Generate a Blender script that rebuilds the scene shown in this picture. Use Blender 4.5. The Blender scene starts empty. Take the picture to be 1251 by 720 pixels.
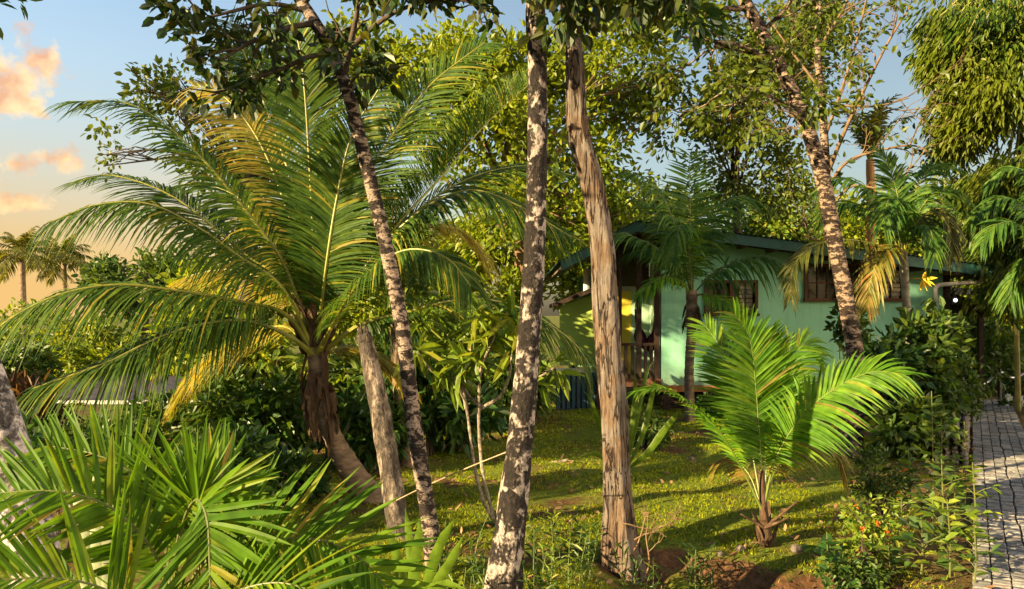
import bpy, math, random
import numpy as np
from mathutils import Vector, noise as mnoise

# ------------------------------------------------------------------ camera, world, sun, exposure
scene = bpy.context.scene
C = scene.collection
R = math.radians
FPX, HX, HY, CAMZ = 1000.0, 625.5, 385.0, 2.1

cam_d = bpy.data.cameras.new('camera'); cam = bpy.data.objects.new('camera', cam_d); C.objects.link(cam)
cam.location = (0, 0, CAMZ); cam.rotation_euler = (R(90), 0, 0)
cam_d.sensor_width = 36; cam_d.lens = 36 * FPX / 1251; cam_d.shift_y = (HY - 360) / 1251 * 1.0
cam_d.clip_start = 0.05; cam_d.clip_end = 5000
scene.camera = cam

SUN_EL, SUN_AZ = R(17), R(-119)          # azimuth from +Y towards +X
sdir = Vector((math.sin(SUN_AZ) * math.cos(SUN_EL), math.cos(SUN_AZ) * math.cos(SUN_EL), math.sin(SUN_EL)))
sun_d = bpy.data.lights.new('sun', 'SUN'); sun = bpy.data.objects.new('sun', sun_d); C.objects.link(sun)
sun_d.energy = 5.0; sun_d.angle = R(0.5); sun_d.color = (1.0, 0.76, 0.40)
sun.rotation_euler = (-sdir).to_track_quat('-Z', 'Y').to_euler(); sun.location = (-20, -8, 12)

world = bpy.data.worlds.new('World'); scene.world = world; world.use_nodes = True
scene.view_settings.view_transform = 'Standard'; scene.view_settings.look = 'None'
scene.view_settings.exposure = 2.05; scene.view_settings.gamma = 1.0
scene.view_settings.use_curve_mapping = False
SKY_STRENGTH = 0.056


def build_world():
    nt = world.node_tree; nt.nodes.clear(); N = nt.nodes.new; L = nt.links.new
    out = N('ShaderNodeOutputWorld')
    sky = N('ShaderNodeTexSky'); sky.sky_type = 'NISHITA'; sky.sun_disc = False
    sky.sun_elevation = SUN_EL; sky.sun_rotation = -SUN_AZ; sky.air_density = 1.2; sky.dust_density = 3.0; sky.ozone_density = 1.0
    bg = N('ShaderNodeBackground'); bg.inputs[1].default_value = SKY_STRENGTH
    L(sky.outputs[0], bg.inputs[0])
    # small cumulus clouds: soft blobs around directions in the sky, broken by noise
    tc = N('ShaderNodeTexCoord')
    nz = N('ShaderNodeTexNoise'); nz.inputs['Scale'].default_value = 26; nz.inputs['Detail'].default_value = 8
    nz.inputs['Roughness'].default_value = 0.62
    L(tc.outputs['Generated'], nz.inputs['Vector'])
    total = None
    for (px, py, rad, sq) in [(14, 88, .044, 1.3), (50, 78, .03, 1.6), (25, 128, .034, 2.5), (75, 196, .036, 2.2), (15, 200, .044, 2.2),
                              (26, 250, .034, 2.8), (-60, 110, .05, 1.6), (-120, 220, .06, 2.2), (-300, 120, .08, 2),
                              (1500, 100, .07, 2), (1700, 220, .06, 2.5), (-700, 40, .1, 2)]:
        d = Vector(((px - HX) / FPX, 1.0, (HY - py) / FPX)).normalized()
        sub = N('ShaderNodeVectorMath'); sub.operation = 'SUBTRACT'; sub.inputs[1].default_value = d
        L(tc.outputs['Generated'], sub.inputs[0])
        ml = N('ShaderNodeVectorMath'); ml.operation = 'MULTIPLY'; ml.inputs[1].default_value = (1 / rad, 1 / rad, sq / rad)
        L(sub.outputs[0], ml.inputs[0])
        ln = N('ShaderNodeVectorMath'); ln.operation = 'LENGTH'; L(ml.outputs[0], ln.inputs[0])
        mr = N('ShaderNodeMapRange'); mr.inputs[1].default_value = 0; mr.inputs[2].default_value = 1.5
        mr.inputs[3].default_value = 1; mr.inputs[4].default_value = 0
        L(ln.outputs['Value'], mr.inputs[0])
        if total is None: total = mr.outputs[0]
        else:
            mx = N('ShaderNodeMath'); mx.operation = 'MAXIMUM'; L(total, mx.inputs[0]); L(mr.outputs[0], mx.inputs[1]); total = mx.outputs[0]
    ad = N('ShaderNodeMath'); ad.operation = 'ADD'; nm = N('ShaderNodeMath'); nm.operation = 'MULTIPLY_ADD'; nm.inputs[1].default_value = 2.6; nm.inputs[2].default_value = -1.3
    L(nz.outputs[0], nm.inputs[0]); L(total, ad.inputs[0]); L(nm.outputs[0], ad.inputs[1])
    ramp = N('ShaderNodeMapRange'); ramp.inputs[1].default_value = .42; ramp.inputs[2].default_value = .85; ramp.clamp = True
    L(ad.outputs[0], ramp.inputs[0])
    cc = N('ShaderNodeMixRGB'); cc.inputs[1].default_value = (1.0, .68, .34, 1); cc.inputs[2].default_value = (.72, .36, .17, 1)
    n2 = N('ShaderNodeTexNoise'); n2.inputs['Scale'].default_value = 30; n2.inputs['Detail'].default_value = 4; L(tc.outputs['Generated'], n2.inputs['Vector'])
    m2 = N('ShaderNodeMapRange'); m2.inputs[1].default_value = .4; m2.inputs[2].default_value = .6; L(n2.outputs[0], m2.inputs[0])
    L(m2.outputs[0], cc.inputs[0])
    cb = N('ShaderNodeBackground'); cb.inputs[1].default_value = 0.33; L(cc.outputs[0], cb.inputs[0])
    mix = N('ShaderNodeMixShader'); ml2 = N('ShaderNodeMath'); ml2.operation = 'MULTIPLY'; ml2.inputs[1].default_value = .85
    L(ramp.outputs[0], ml2.inputs[0]); L(ml2.outputs[0], mix.inputs[0])
    # warm evening haze low in the sky, strongest towards the side the sun is on
    sp = N('ShaderNodeSeparateXYZ'); L(tc.outputs['Generated'], sp.inputs[0])
    hm = N('ShaderNodeMapRange'); hm.interpolation_type = 'SMOOTHSTEP'; hm.inputs[1].default_value = .36; hm.inputs[2].default_value = .0; L(sp.outputs[2], hm.inputs[0])
    side = N('ShaderNodeMapRange'); side.interpolation_type = 'SMOOTHSTEP'; side.inputs[1].default_value = .15; side.inputs[2].default_value = -.6; L(sp.outputs[0], side.inputs[0])
    hs = N('ShaderNodeMath'); hs.operation = 'MULTIPLY'; L(hm.outputs[0], hs.inputs[0]); L(side.outputs[0], hs.inputs[1])
    hc = N('ShaderNodeMixRGB'); hc.inputs[1].default_value = (.60, .52, .40, 1); hc.inputs[2].default_value = (1.0, .62, .22, 1)
    h2 = N('ShaderNodeMapRange'); h2.inputs[1].default_value = .22; h2.inputs[2].default_value = .06; L(sp.outputs[2], h2.inputs[0]); L(h2.outputs[0], hc.inputs[0])
    hb = N('ShaderNodeBackground'); hb.inputs[1].default_value = .235; L(hc.outputs[0], hb.inputs[0])
    mxh = N('ShaderNodeMixShader'); L(hs.outputs[0], mxh.inputs[0]); L(bg.outputs[0], mxh.inputs[1]); L(hb.outputs[0], mxh.inputs[2])
    L(mxh.outputs[0], mix.inputs[1]); L(cb.outputs[0], mix.inputs[2]); L(mix.outputs[0], out.inputs[0])


build_world()
scene.cycles.max_bounces = 8; scene.cycles.diffuse_bounces = 4; scene.cycles.glossy_bounces = 2
scene.cycles.transmission_bounces = 4; scene.cycles.transparent_max_bounces = 6
scene.cycles.sample_clamp_indirect = 4.0

# ------------------------------------------------------------------ helpers
rng = np.random.default_rng(7)
random.seed(7)


def at(px, py, d):
    return np.array(((px - HX) / FPX * d, d, CAMZ + (HY - py) / FPX * d))


def sstep(a, b, x):
    t = np.clip((x - a) / (b - a), 0, 1); return t * t * (3 - 2 * t)


def gh(x, y):
    """height of the ground"""
    x = np.asarray(x, float); y = np.asarray(y, float)
    z = 0.13 * sstep(10, 16, y) * sstep(-2, 1, x)
    z = z - 0.5 * sstep(12, 22, y) * sstep(-1, -6, x)
    edge = 7.32 - .40 * (x - 1.3) + 0.04 * np.sin(x * 5.1) + 0.03 * np.sin(x * 13 + 1)
    m = sstep(0.5, 1.3, x) * sstep(3.3, 2.6, x)
    z = z - 0.26 * m * sstep(edge + .16, edge - .40, y) * (1 + .12 * np.sin(x * 9 + y * 6))
    z = z + 0.03 * np.sin(x * 1.7 + .5) * np.sin(y * 1.3) + 0.02 * np.sin(x * 3.1 + y * 2.3)
    # flatten beside the path
    pd = (x - 0.5625 * y)
    w = sstep(-.5, -.1, pd) * sstep(1.6, 1.2, pd)
    return z * (1 - w) + 0.0 * w


def gz(x, y): return float(gh(x, y))


def nrm(v):
    v = np.asarray(v, float); return v / np.maximum(np.linalg.norm(v, axis=-1, keepdims=True), 1e-9)


class MB:
    def __init__(self): self.v = []; self.f = []; self.m = []; self.n = 0

    def add(self, verts, faces, mat=0):
        verts = np.asarray(verts, float).reshape(-1, 3); faces = np.asarray(faces, int)
        self.v.append(verts); self.f.append(faces + self.n); self.m.append(np.full(len(faces), mat)); self.n += len(verts)

    def box(self, x0, x1, y0, y1, z0, z1, mat=0):
        v = [(x, y, z) for x in (x0, x1) for y in (y0, y1) for z in (z0, z1)]
        self.add(v, [(0, 1, 3, 2), (4, 6, 7, 5), (0, 4, 5, 1), (2, 3, 7, 6), (0, 2, 6, 4), (1, 5, 7, 3)], mat)

    def prism(self, poly_xz, y0, y1, mat=0):
        n = len(poly_xz)
        v = [(x, y0, z) for x, z in poly_xz] + [(x, y1, z) for x, z in poly_xz]
        f = [(i, (i + 1) % n, n + (i + 1) % n, n + i) for i in range(n)]
        self.add(v, f, mat)
        if n == 4: self.add(v, [(3, 2, 1, 0), (4, 5, 6, 7)], mat)
        else:
            self.add(v, [(0, i + 1, i) for i in range(1, n - 1)] + [(n, n + i, n + i + 1) for i in range(1, n - 1)], mat)

    def tube(self, pts, rad, sides=6, mat=0, disp=None, cap=True):
        pts = np.asarray(pts, float); k = len(pts)
        rad = np.broadcast_to(np.asarray(rad, float), (k,)).copy()
        t = nrm(np.gradient(pts, axis=0))
        ref = np.array((0, 1.0, 0)) if abs(t[0, 2]) > .6 else np.array((0, 0, 1.0))
        u = np.zeros_like(pts); a = ref
        for i in range(k):
            a = a - t[i] * np.dot(a, t[i]); a = a / max(np.linalg.norm(a), 1e-9); u[i] = a
        w = np.cross(t, u)
        ang = np.arange(sides) / sides * 2 * math.pi
        rr = rad[:, None] * np.ones(sides)
        if disp is not None: rr = disp(pts, ang, rr)
        V = pts[:, None] + rr[..., None] * (u[:, None] * np.cos(ang)[None, :, None] + w[:, None] * np.sin(ang)[None, :, None])
        i = np.arange(k - 1)[:, None]; j = np.arange(sides)[None]; j2 = (j + 1) % sides
        f = np.stack([i * sides + j, i * sides + j2, (i + 1) * sides + j2, (i + 1) * sides + j], -1).reshape(-1, 4)
        self.add(V.reshape(-1, 3), f, mat)
        if cap:
            n0 = self.n - k * sides
            for base, cpt in ((0, pts[0]), ((k - 1) * sides, pts[-1])):
                idx = np.arange(sides); off = len(V.reshape(-1, 3))
                self.v.append(np.array([cpt])); ci = self.n; self.n += 1
                self.f.append(np.stack([n0 + base + idx, n0 + base + (idx + 1) % sides, np.full(sides, ci)], -1)); self.m.append(np.full(sides, mat))

    def leaves(self, c, d, n, L, W, fold=.25, curl=.15, mat=0):
        """elliptical folded leaves; c base points, d direction, n upper normal, L and W arrays"""
        c = np.asarray(c, float); k = len(c)
        if k == 0: return
        d = nrm(d); n = np.asarray(n, float); n = nrm(n - d * np.sum(n * d, 1, keepdims=True)); s = np.cross(d, n)
        L = np.broadcast_to(np.asarray(L, float), (k,))[:, None]; W = np.broadcast_to(np.asarray(W, float), (k,))[:, None]
        P = []
        for (u, w, h) in ((0, 0, 0), (.3, .5, fold), (.68, .42, fold), (1, 0, 0), (.68, -.42, fold), (.3, -.5, fold)):
            P.append(c + d * L * u + s * W * w + n * (W * h * .5 - L * curl * u * u))
        V = np.stack(P, 1).reshape(-1, 3); b = np.arange(k)[:, None] * 6
        f = np.concatenate([b + np.array([[0, 1, 2, 3]]), b + np.array([[0, 3, 4, 5]])])
        self.add(V, f, mat)

    def strips(self, P, S, W, fold=.0, N=None, mat=0):
        """P: k x m x 3 centre lines, S: k x m x 3 side vectors, W: k x m half widths; folded strip when N given"""
        k, m, _ = P.shape
        a = P + S * W[..., None]; b = P - S * W[..., None]
        if N is not None:
            a = a + N * (W * fold)[..., None]; b = b + N * (W * fold)[..., None]
            V = np.stack([a, P, b], 2).reshape(-1, 3); q = 3
        else: V = np.stack([a, b], 2).reshape(-1, 3); q = 2
        base = (np.arange(k)[:, None] * m + np.arange(m - 1)[None]).reshape(-1) * q
        F = [np.stack([base + i, base + i + 1, base + q + i + 1, base + q + i], -1) for i in range(q - 1)]
        self.add(V, np.concatenate(F), mat)

    def build(self, name, mats, parent=None, smooth=False):
        if not isinstance(mats, (list, tuple)): mats = [mats]
        V = np.concatenate(self.v); off = np.zeros(3)
        if parent is not None:
            p = parent
            while p is not None: off = off + np.array(p.location); p = p.parent
        me = bpy.data.meshes.new(name)
        lt = np.concatenate([np.full(len(f), f.shape[1]) for f in self.f]).astype(np.int32)
        lv = np.concatenate([f.reshape(-1) for f in self.f]).astype(np.int32)
        me.vertices.add(len(V)); me.vertices.foreach_set('co', (V - off).astype(np.float32).reshape(-1))
        me.loops.add(len(lv)); me.loops.foreach_set('vertex_index', lv)
        me.polygons.add(len(lt)); st = np.concatenate([[0], np.cumsum(lt)[:-1]]).astype(np.int32)
        me.polygons.foreach_set('loop_start', st); me.polygons.foreach_set('loop_total', lt)
        me.polygons.foreach_set('material_index', np.concatenate(self.m).astype(np.int32))
        me.polygons.foreach_set('use_smooth', np.full(len(lt), smooth))
        for m in mats: me.materials.append(m)
        me.update(calc_edges=True); me.validate()
        o = bpy.data.objects.new(name, me); C.objects.link(o)
        if parent is not None: o.parent = parent
        return o


def thing(name, label, cat, loc=(0, 0, 0), group=None):
    o = bpy.data.objects.new(name, None); C.objects.link(o); o.location = Vector([float(a) for a in loc]); o.empty_display_size = .1
    o['label'] = label; o['category'] = cat
    if group: o['group'] = group
    return o


def tag(o, label, cat, group=None):
    o['label'] = label; o['category'] = cat
    if group: o['group'] = group
    return o


def kind(o, k): o['kind'] = k; return o


def spline(pts, n):
    """Catmull-Rom through pts, n samples evenly spread"""
    p = np.asarray(pts, float)
    if len(p) == 2: p = np.array([p[0], (p[0] + p[1]) / 2, p[1]])
    e = np.vstack([2 * p[0] - p[1], p, 2 * p[-1] - p[-2]])
    out = []
    for i in range(1, len(e) - 2):
        t = np.linspace(0, 1, 16, endpoint=False)[:, None]
        a, b, c, d = e[i - 1], e[i], e[i + 1], e[i + 2]
        out.append(.5 * (2 * b + (c - a) * t + (2 * a - 5 * b + 4 * c - d) * t ** 2 + (3 * b - a - 3 * c + d) * t ** 3))
    q = np.vstack(out + [p[-1:]])
    s = np.concatenate([[0], np.cumsum(np.linalg.norm(np.diff(q, axis=0), axis=1))])
    u = np.linspace(0, s[-1], n)
    return np.stack([np.interp(u, s, q[:, k]) for k in range(3)], 1)


def pxs(l): return [at(*p) for p in l]


# ------------------------------------------------------------------ materials
def newmat(name):
    m = bpy.data.materials.new(name); m.use_nodes = True; nt = m.node_tree; nt.nodes.clear()
    out = nt.nodes.new('ShaderNodeOutputMaterial')
    return m, nt, nt.nodes.new, nt.links.new, out


def rampnode(N, stops):
    r = N('ShaderNodeValToRGB'); el = r.color_ramp.elements
    while len(el) < len(stops): el.new(.5)
    for e, (p, c) in zip(el, stops): e.position = p; e.color = (*c, 1)
    return r


def leaf_mat(name, stops, trans=.45, rough=.45, tcol=(1.5, 1.35, .5), clump=None, clump_scale=.9, spec=.35):
    m, nt, N, L, out = newmat(name)
    g = N('ShaderNodeNewGeometry'); r = rampnode(N, stops); L(g.outputs['Random Per Island'], r.inputs[0])
    col = r.outputs[0]
    if clump:
        tc = N('ShaderNodeTexCoord'); nz = N('ShaderNodeTexNoise'); nz.inputs['Scale'].default_value = clump_scale; nz.inputs['Detail'].default_value = 3
        L(tc.outputs['Object'], nz.inputs['Vector'])
        mr = N('ShaderNodeMapRange'); mr.inputs[1].default_value = .45; mr.inputs[2].default_value = .65; L(nz.outputs[0], mr.inputs[0])
        mx = N('ShaderNodeMixRGB'); L(mr.outputs[0], mx.inputs[0]); L(col, mx.inputs[1]); mx.inputs[2].default_value = (*clump, 1); col = mx.outputs[0]
    tc2 = N('ShaderNodeTexCoord'); n3 = N('ShaderNodeTexNoise'); n3.inputs['Scale'].default_value = 14; n3.inputs['Detail'].default_value = 3
    L(tc2.outputs['Object'], n3.inputs['Vector'])
    mr3 = N('ShaderNodeMapRange'); mr3.inputs[1].default_value = .3; mr3.inputs[2].default_value = .7; mr3.inputs[3].default_value = .7; mr3.inputs[4].default_value = 1.3
    L(n3.outputs[0], mr3.inputs[0])
    mv = N('ShaderNodeVectorMath'); mv.operation = 'SCALE'; L(col, mv.inputs[0]); L(mr3.outputs[0], mv.inputs['Scale']); col = mv.outputs[0]
    p = N('ShaderNodeBsdfPrincipled'); p.inputs['Roughness'].default_value = rough; p.inputs['Specular IOR Level'].default_value = spec
    L(col, p.inputs['Base Color'])
    t = N('ShaderNodeBsdfTranslucent'); ml = N('ShaderNodeVectorMath'); ml.operation = 'MULTIPLY'; ml.inputs[1].default_value = tcol
    L(col, ml.inputs[0]); L(ml.outputs[0], t.inputs[0])
    mix = N('ShaderNodeMixShader'); mix.inputs[0].default_value = trans
    L(p.outputs[0], mix.inputs[1]); L(t.outputs[0], mix.inputs[2]); L(mix.outputs[0], out.inputs[0])
    return m


def noise_mat(name, stops, scale=8, stretch=(1, 1, 1), rough=.85, bump=.4, detail=8, bscale=None, dist=.0, spec=.3, metallic=0, rgh=.6):
    m, nt, N, L, out = newmat(name)
    tc = N('ShaderNodeTexCoord'); mp = N('ShaderNodeMapping'); mp.inputs['Scale'].default_value = stretch
    L(tc.outputs['Object'], mp.inputs[0])
    nz = N('ShaderNodeTexNoise'); nz.inputs['Scale'].default_value = scale; nz.inputs['Detail'].default_value = detail
    nz.inputs['Roughness'].default_value = rgh; nz.inputs['Distortion'].default_value = dist
    L(mp.outputs[0], nz.inputs['Vector'])
    r = rampnode(N, stops); L(nz.outputs[0], r.inputs[0])
    p = N('ShaderNodeBsdfPrincipled'); p.inputs['Roughness'].default_value = rough; p.inputs['Specular IOR Level'].default_value = spec
    p.inputs['Metallic'].default_value = metallic
    L(r.outputs[0], p.inputs['Base Color'])
    if bump:
        n2 = N('ShaderNodeTexNoise'); n2.inputs['Scale'].default_value = bscale or scale * 3; n2.inputs['Detail'].default_value = 6
        L(mp.outputs[0], n2.inputs['Vector'])
        b = N('ShaderNodeBump'); b.inputs['Strength'].default_value = bump; b.inputs['Distance'].default_value = .02
        L(n2.outputs[0], b.inputs['Height']); L(b.outputs[0], p.inputs['Normal'])
    L(p.outputs[0], out.inputs[0])
    return m


def bark_mat(name, dark, mid, pale, scale=7, zs=.8, lo=.44, hi=.50, ring=0):
    """mottled lichen bark: pale patches over dark, with finer speckle"""
    m, nt, N, L, out = newmat(name)
    tc = N('ShaderNodeTexCoord'); mp = N('ShaderNodeMapping'); mp.inputs['Scale'].default_value = (1, 1, zs); L(tc.outputs['Object'], mp.inputs[0])
    nz = N('ShaderNodeTexNoise'); nz.inputs['Scale'].default_value = scale; nz.inputs['Detail'].default_value = 4; nz.inputs['Roughness'].default_value = .55
    nz.inputs['Distortion'].default_value = .6
    L(mp.outputs[0], nz.inputs['Vector'])
    n3 = N('ShaderNodeTexNoise'); n3.inputs['Scale'].default_value = scale * 2.7; n3.inputs['Detail'].default_value = 7; n3.inputs['Roughness'].default_value = .68; n3.inputs['Distortion'].default_value = .8; L(mp.outputs[0], n3.inputs['Vector'])
    mix3 = N('ShaderNodeMath'); mix3.operation = 'MULTIPLY_ADD'; mix3.inputs[1].default_value = .55; L(n3.outputs[0], mix3.inputs[0]); L(nz.outputs[0], mix3.inputs[2])
    sb = N('ShaderNodeMath'); sb.operation = 'SUBTRACT'; sb.inputs[1].default_value = .275; L(mix3.outputs[0], sb.inputs[0])
    mr = N('ShaderNodeMapRange'); mr.inputs[1].default_value = lo; mr.inputs[2].default_value = hi; L(sb.outputs[0], mr.inputs[0])
    fac = mr.outputs[0]
    n2 = N('ShaderNodeTexNoise'); n2.inputs['Scale'].default_value = scale * 5; n2.inputs['Detail'].default_value = 6; L(mp.outputs[0], n2.inputs['Vector'])
    rp = rampnode(N, [(.3, mid), (.5, pale), (.7, tuple(min(1, c * 1.25) for c in pale))]); L(n2.outputs[0], rp.inputs[0])
    rd = rampnode(N, [(.35, dark), (.58, tuple(c * 2.0 for c in dark)), (.8, tuple(c * .7 for c in mid))]); L(n2.outputs[0], rd.inputs[0])
    mx = N('ShaderNodeMixRGB'); L(fac, mx.inputs[0]); L(rd.outputs[0], mx.inputs[1]); L(rp.outputs[0], mx.inputs[2])
    p = N('ShaderNodeBsdfPrincipled'); p.inputs['Roughness'].default_value = .85; p.inputs['Specular IOR Level'].default_value = .25
    L(mx.outputs[0], p.inputs['Base Color'])
    add = N('ShaderNodeMath'); add.operation = 'ADD'; L(n2.outputs[0], add.inputs[0]); L(fac, add.inputs[1])
    b = N('ShaderNodeBump'); b.inputs['Strength'].default_value = 1.0; b.inputs['Distance'].default_value = .02; L(add.outputs[0], b.inputs['Height']); L(b.outputs[0], p.inputs['Normal'])
    L(p.outputs[0], out.inputs[0])
    return m


def plain(name, col, rough=.6, metallic=0, var=.25, scale=6, bump=.1, spec=.4):
    lo = tuple(c * (1 - var) for c in col); hi = tuple(min(1, c * (1 + var)) for c in col)
    return noise_mat(name, [(.3, lo), (.7, hi)], scale=scale, rough=rough, bump=bump, metallic=metallic, spec=spec)


def emit(name, col, s):
    m, nt, N, L, out = newmat(name); e = N('ShaderNodeEmission'); e.inputs[0].default_value = (*col, 1); e.inputs[1].default_value = s; L(e.outputs[0], out.inputs[0]); return m


def stripped_mat():
    """weathered wood with long cracks, flaky paler plates and knots"""
    m, nt, N, L, out = newmat('stripped_wood')
    tc = N('ShaderNodeTexCoord')
    def nz(scale, st, det=6, rg=.6, dist=0):
        mp = N('ShaderNodeMapping'); mp.inputs['Scale'].default_value = st; L(tc.outputs['Object'], mp.inputs[0])
        n = N('ShaderNodeTexNoise'); n.inputs['Scale'].default_value = scale; n.inputs['Detail'].default_value = det; n.inputs['Roughness'].default_value = rg; n.inputs['Distortion'].default_value = dist
        L(mp.outputs[0], n.inputs['Vector']); return n.outputs[0]
    fine = nz(14, (3, 3, .55), 10, .72, .4); big = nz(3.2, (1.6, 1.6, .8), 5, .6, .5); crack = nz(5.5, (2.6, 2.6, .32), 5, .55, .8)
    grain = rampnode(N, [(.25, (.04, .025, .018)), (.42, (.095, .06, .04)), (.58, (.155, .108, .076)), (.8, (.23, .175, .13))]); L(fine, grain.inputs[0])
    plate = rampnode(N, [(.3, (.075, .06, .05)), (.5, (.15, .122, .104)), (.75, (.24, .21, .185))]); L(fine, plate.inputs[0])
    pf = N('ShaderNodeMapRange'); pf.inputs[1].default_value = .47; pf.inputs[2].default_value = .56; L(big, pf.inputs[0])
    mx = N('ShaderNodeMixRGB'); L(pf.outputs[0], mx.inputs[0]); L(grain.outputs[0], mx.inputs[1]); L(plate.outputs[0], mx.inputs[2])
    d = N('ShaderNodeMath'); d.operation = 'SUBTRACT'; d.inputs[1].default_value = .5; L(crack, d.inputs[0])
    a = N('ShaderNodeMath'); a.operation = 'ABSOLUTE'; L(d.outputs[0], a.inputs[0])
    cf = N('ShaderNodeMapRange'); cf.inputs[1].default_value = .008; cf.inputs[2].default_value = .032; L(a.outputs[0], cf.inputs[0])
    m2 = N('ShaderNodeMixRGB'); L(cf.outputs[0], m2.inputs[0]); m2.inputs[1].default_value = (.022, .013, .010, 1); L(mx.outputs[0], m2.inputs[2])
    p = N('ShaderNodeBsdfPrincipled'); p.inputs['Roughness'].default_value = .88; p.inputs['Specular IOR Level'].default_value = .2; L(m2.outputs[0], p.inputs['Base Color'])
    h = N('ShaderNodeMath'); h.operation = 'MULTIPLY_ADD'; h.inputs[1].default_value = .8; L(cf.outputs[0], h.inputs[0]); L(fine, h.inputs[2])
    b = N('ShaderNodeBump'); b.inputs['Strength'].default_value = 1; b.inputs['Distance'].default_value = .025; L(h.outputs[0], b.inputs['Height']); L(b.outputs[0], p.inputs['Normal'])
    L(p.outputs[0], out.inputs[0]); return m


M = {}
M['coco'] = leaf_mat('coconut_leaf', [(0, (.026, .066, .010)), (.5, (.048, .10, .013)), (.88, (.09, .14, .016)), (.93, (.2, .2, .02)), (1, (.24, .2, .03))], trans=.38, rough=.55, spec=.18)  # yellow stops: some yellowed leaflets, plus golden backlight put into the colour
M['coco_gold'] = leaf_mat('coconut_leaf_gold', [(0, (.18, .19, .02)), (.6, (.30, .26, .03)), (1, (.40, .27, .04))], trans=.45, rough=.45)  # gold copy of the coconut leaf, with warm backlight painted into its colour
M['coco_young'] = leaf_mat('young_coconut_leaf', [(0, (.06, .16, .012)), (.6, (.11, .235, .016)), (.975, (.17, .27, .02)), (.98, (.24, .2, .04)), (1, (.26, .2, .05))], trans=.52, rough=.5, spec=.2)
M['areca'] = leaf_mat('foreground_palm_leaf', [(0, (.04, .10, .005)), (.6, (.08, .165, .008)), (.97, (.16, .21, .011)), (.985, (.26, .2, .03)), (1, (.3, .22, .04))], trans=.4, rough=.5, spec=.15)
M['darkpalm'] = leaf_mat('dark_palm_leaf', [(0, (.03, .085, .012)), (.6, (.055, .125, .016)), (1, (.11, .18, .022))], trans=.35, rough=.55, spec=.2)
M['yellowpalm'] = leaf_mat('yellowing_palm_leaf', [(0, (.10, .12, .016)), (.6, (.19, .165, .022)), (1, (.26, .13, .03))], trans=.4)
M['leafpalm_olive'] = leaf_mat('olive_palm_leaf', [(0, (.07, .09, .015)), (1, (.16, .15, .025))], trans=.4)
M['rachis'] = plain('palm_midrib', (.20, .20, .035), rough=.45, var=.3)
M['rachis_green'] = plain('palm_midrib_green', (.13, .17, .03), rough=.5, var=.25)
M['rachis_dark'] = plain('palm_midrib_dark', (.10, .11, .03), rough=.5, var=.3)
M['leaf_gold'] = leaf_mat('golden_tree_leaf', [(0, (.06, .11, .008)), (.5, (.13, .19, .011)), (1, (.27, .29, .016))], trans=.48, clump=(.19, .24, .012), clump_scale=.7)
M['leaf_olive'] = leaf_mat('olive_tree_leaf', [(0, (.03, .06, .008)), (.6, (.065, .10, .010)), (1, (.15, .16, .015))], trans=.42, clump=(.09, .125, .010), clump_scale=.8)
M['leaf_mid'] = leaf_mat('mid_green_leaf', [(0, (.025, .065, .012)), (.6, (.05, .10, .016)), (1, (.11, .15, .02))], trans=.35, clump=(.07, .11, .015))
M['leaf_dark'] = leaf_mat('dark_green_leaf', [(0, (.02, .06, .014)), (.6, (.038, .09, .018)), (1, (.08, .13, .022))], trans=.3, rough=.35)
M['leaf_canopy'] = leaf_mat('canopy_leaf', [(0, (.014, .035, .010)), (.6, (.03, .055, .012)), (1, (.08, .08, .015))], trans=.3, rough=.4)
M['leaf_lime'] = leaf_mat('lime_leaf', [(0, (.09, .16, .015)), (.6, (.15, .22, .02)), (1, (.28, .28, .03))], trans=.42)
M['leaf_bamboo'] = leaf_mat('bamboo_leaf', [(0, (.022, .058, .007)), (.5, (.06, .115, .010)), (1, (.16, .195, .016))], trans=.4, clump=(.12, .15, .011), clump_scale=.6)
M['leaf_rust'] = leaf_mat('rust_leaf', [(0, (.03, .014, .010)), (.6, (.07, .026, .012)), (1, (.12, .07, .02))], trans=.3)
M['strap'] = leaf_mat('strap_leaf', [(0, (.06, .12, .012)), (1, (.13, .20, .02))], trans=.45, rough=.3)
M['pale_leaf'] = leaf_mat('pale_leaf', [(0, (.3, .36, .2)), (1, (.42, .45, .3))], trans=.4)
M['dead_leaf'] = leaf_mat('dead_leaf', [(0, (.10, .05, .025)), (.5, (.2, .11, .05)), (1, (.34, .22, .11))], trans=.2, rough=.7)
M['bark_a'] = bark_mat('mottled_slim_bark', (.010, .007, .006), (.11, .075, .055), (.25, .19, .155), scale=9, zs=1.8, lo=.46, hi=.53)
M['bark_b'] = bark_mat('lichen_patch_bark', (.007, .005, .0045), (.085, .062, .05), (.27, .225, .20), scale=8.5, zs=.75, lo=.475, hi=.545)
M['bark_d'] = bark_mat('banded_bark', (.014, .009, .007), (.12, .078, .053), (.25, .18, .13), scale=7, zs=2.2, lo=.46, hi=.53)
M['bark_l'] = bark_mat('grey_lichen_bark', (.03, .026, .025), (.14, .11, .1), (.38, .34, .33), scale=7, zs=1.0, lo=.42, hi=.55)
M['wood_c'] = stripped_mat()
M['bark_stump'] = bark_mat('weathered_stump_bark', (.03, .024, .02), (.12, .09, .07), (.24, .19, .155), scale=7, zs=.5, lo=.44, hi=.58)
M['bark_dark'] = noise_mat('dark_branch_bark', [(.3, (.02, .014, .01)), (.7, (.09, .065, .045))], scale=10, bump=.6)
M['bark_tan'] = noise_mat('tan_branch_bark', [(.3, (.08, .05, .026)), (.7, (.21, .135, .075))], scale=8, bump=.5)
M['bark_pale'] = noise_mat('pale_stem_bark', [(.35, (.08, .06, .04)), (.65, (.33, .27, .21))], scale=22, bump=.5)
M['palm_trunk'] = noise_mat('palm_trunk', [(.3, (.06, .04, .028)), (.7, (.26, .18, .12))], scale=5, stretch=(1, 1, 3), bump=.9)
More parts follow.
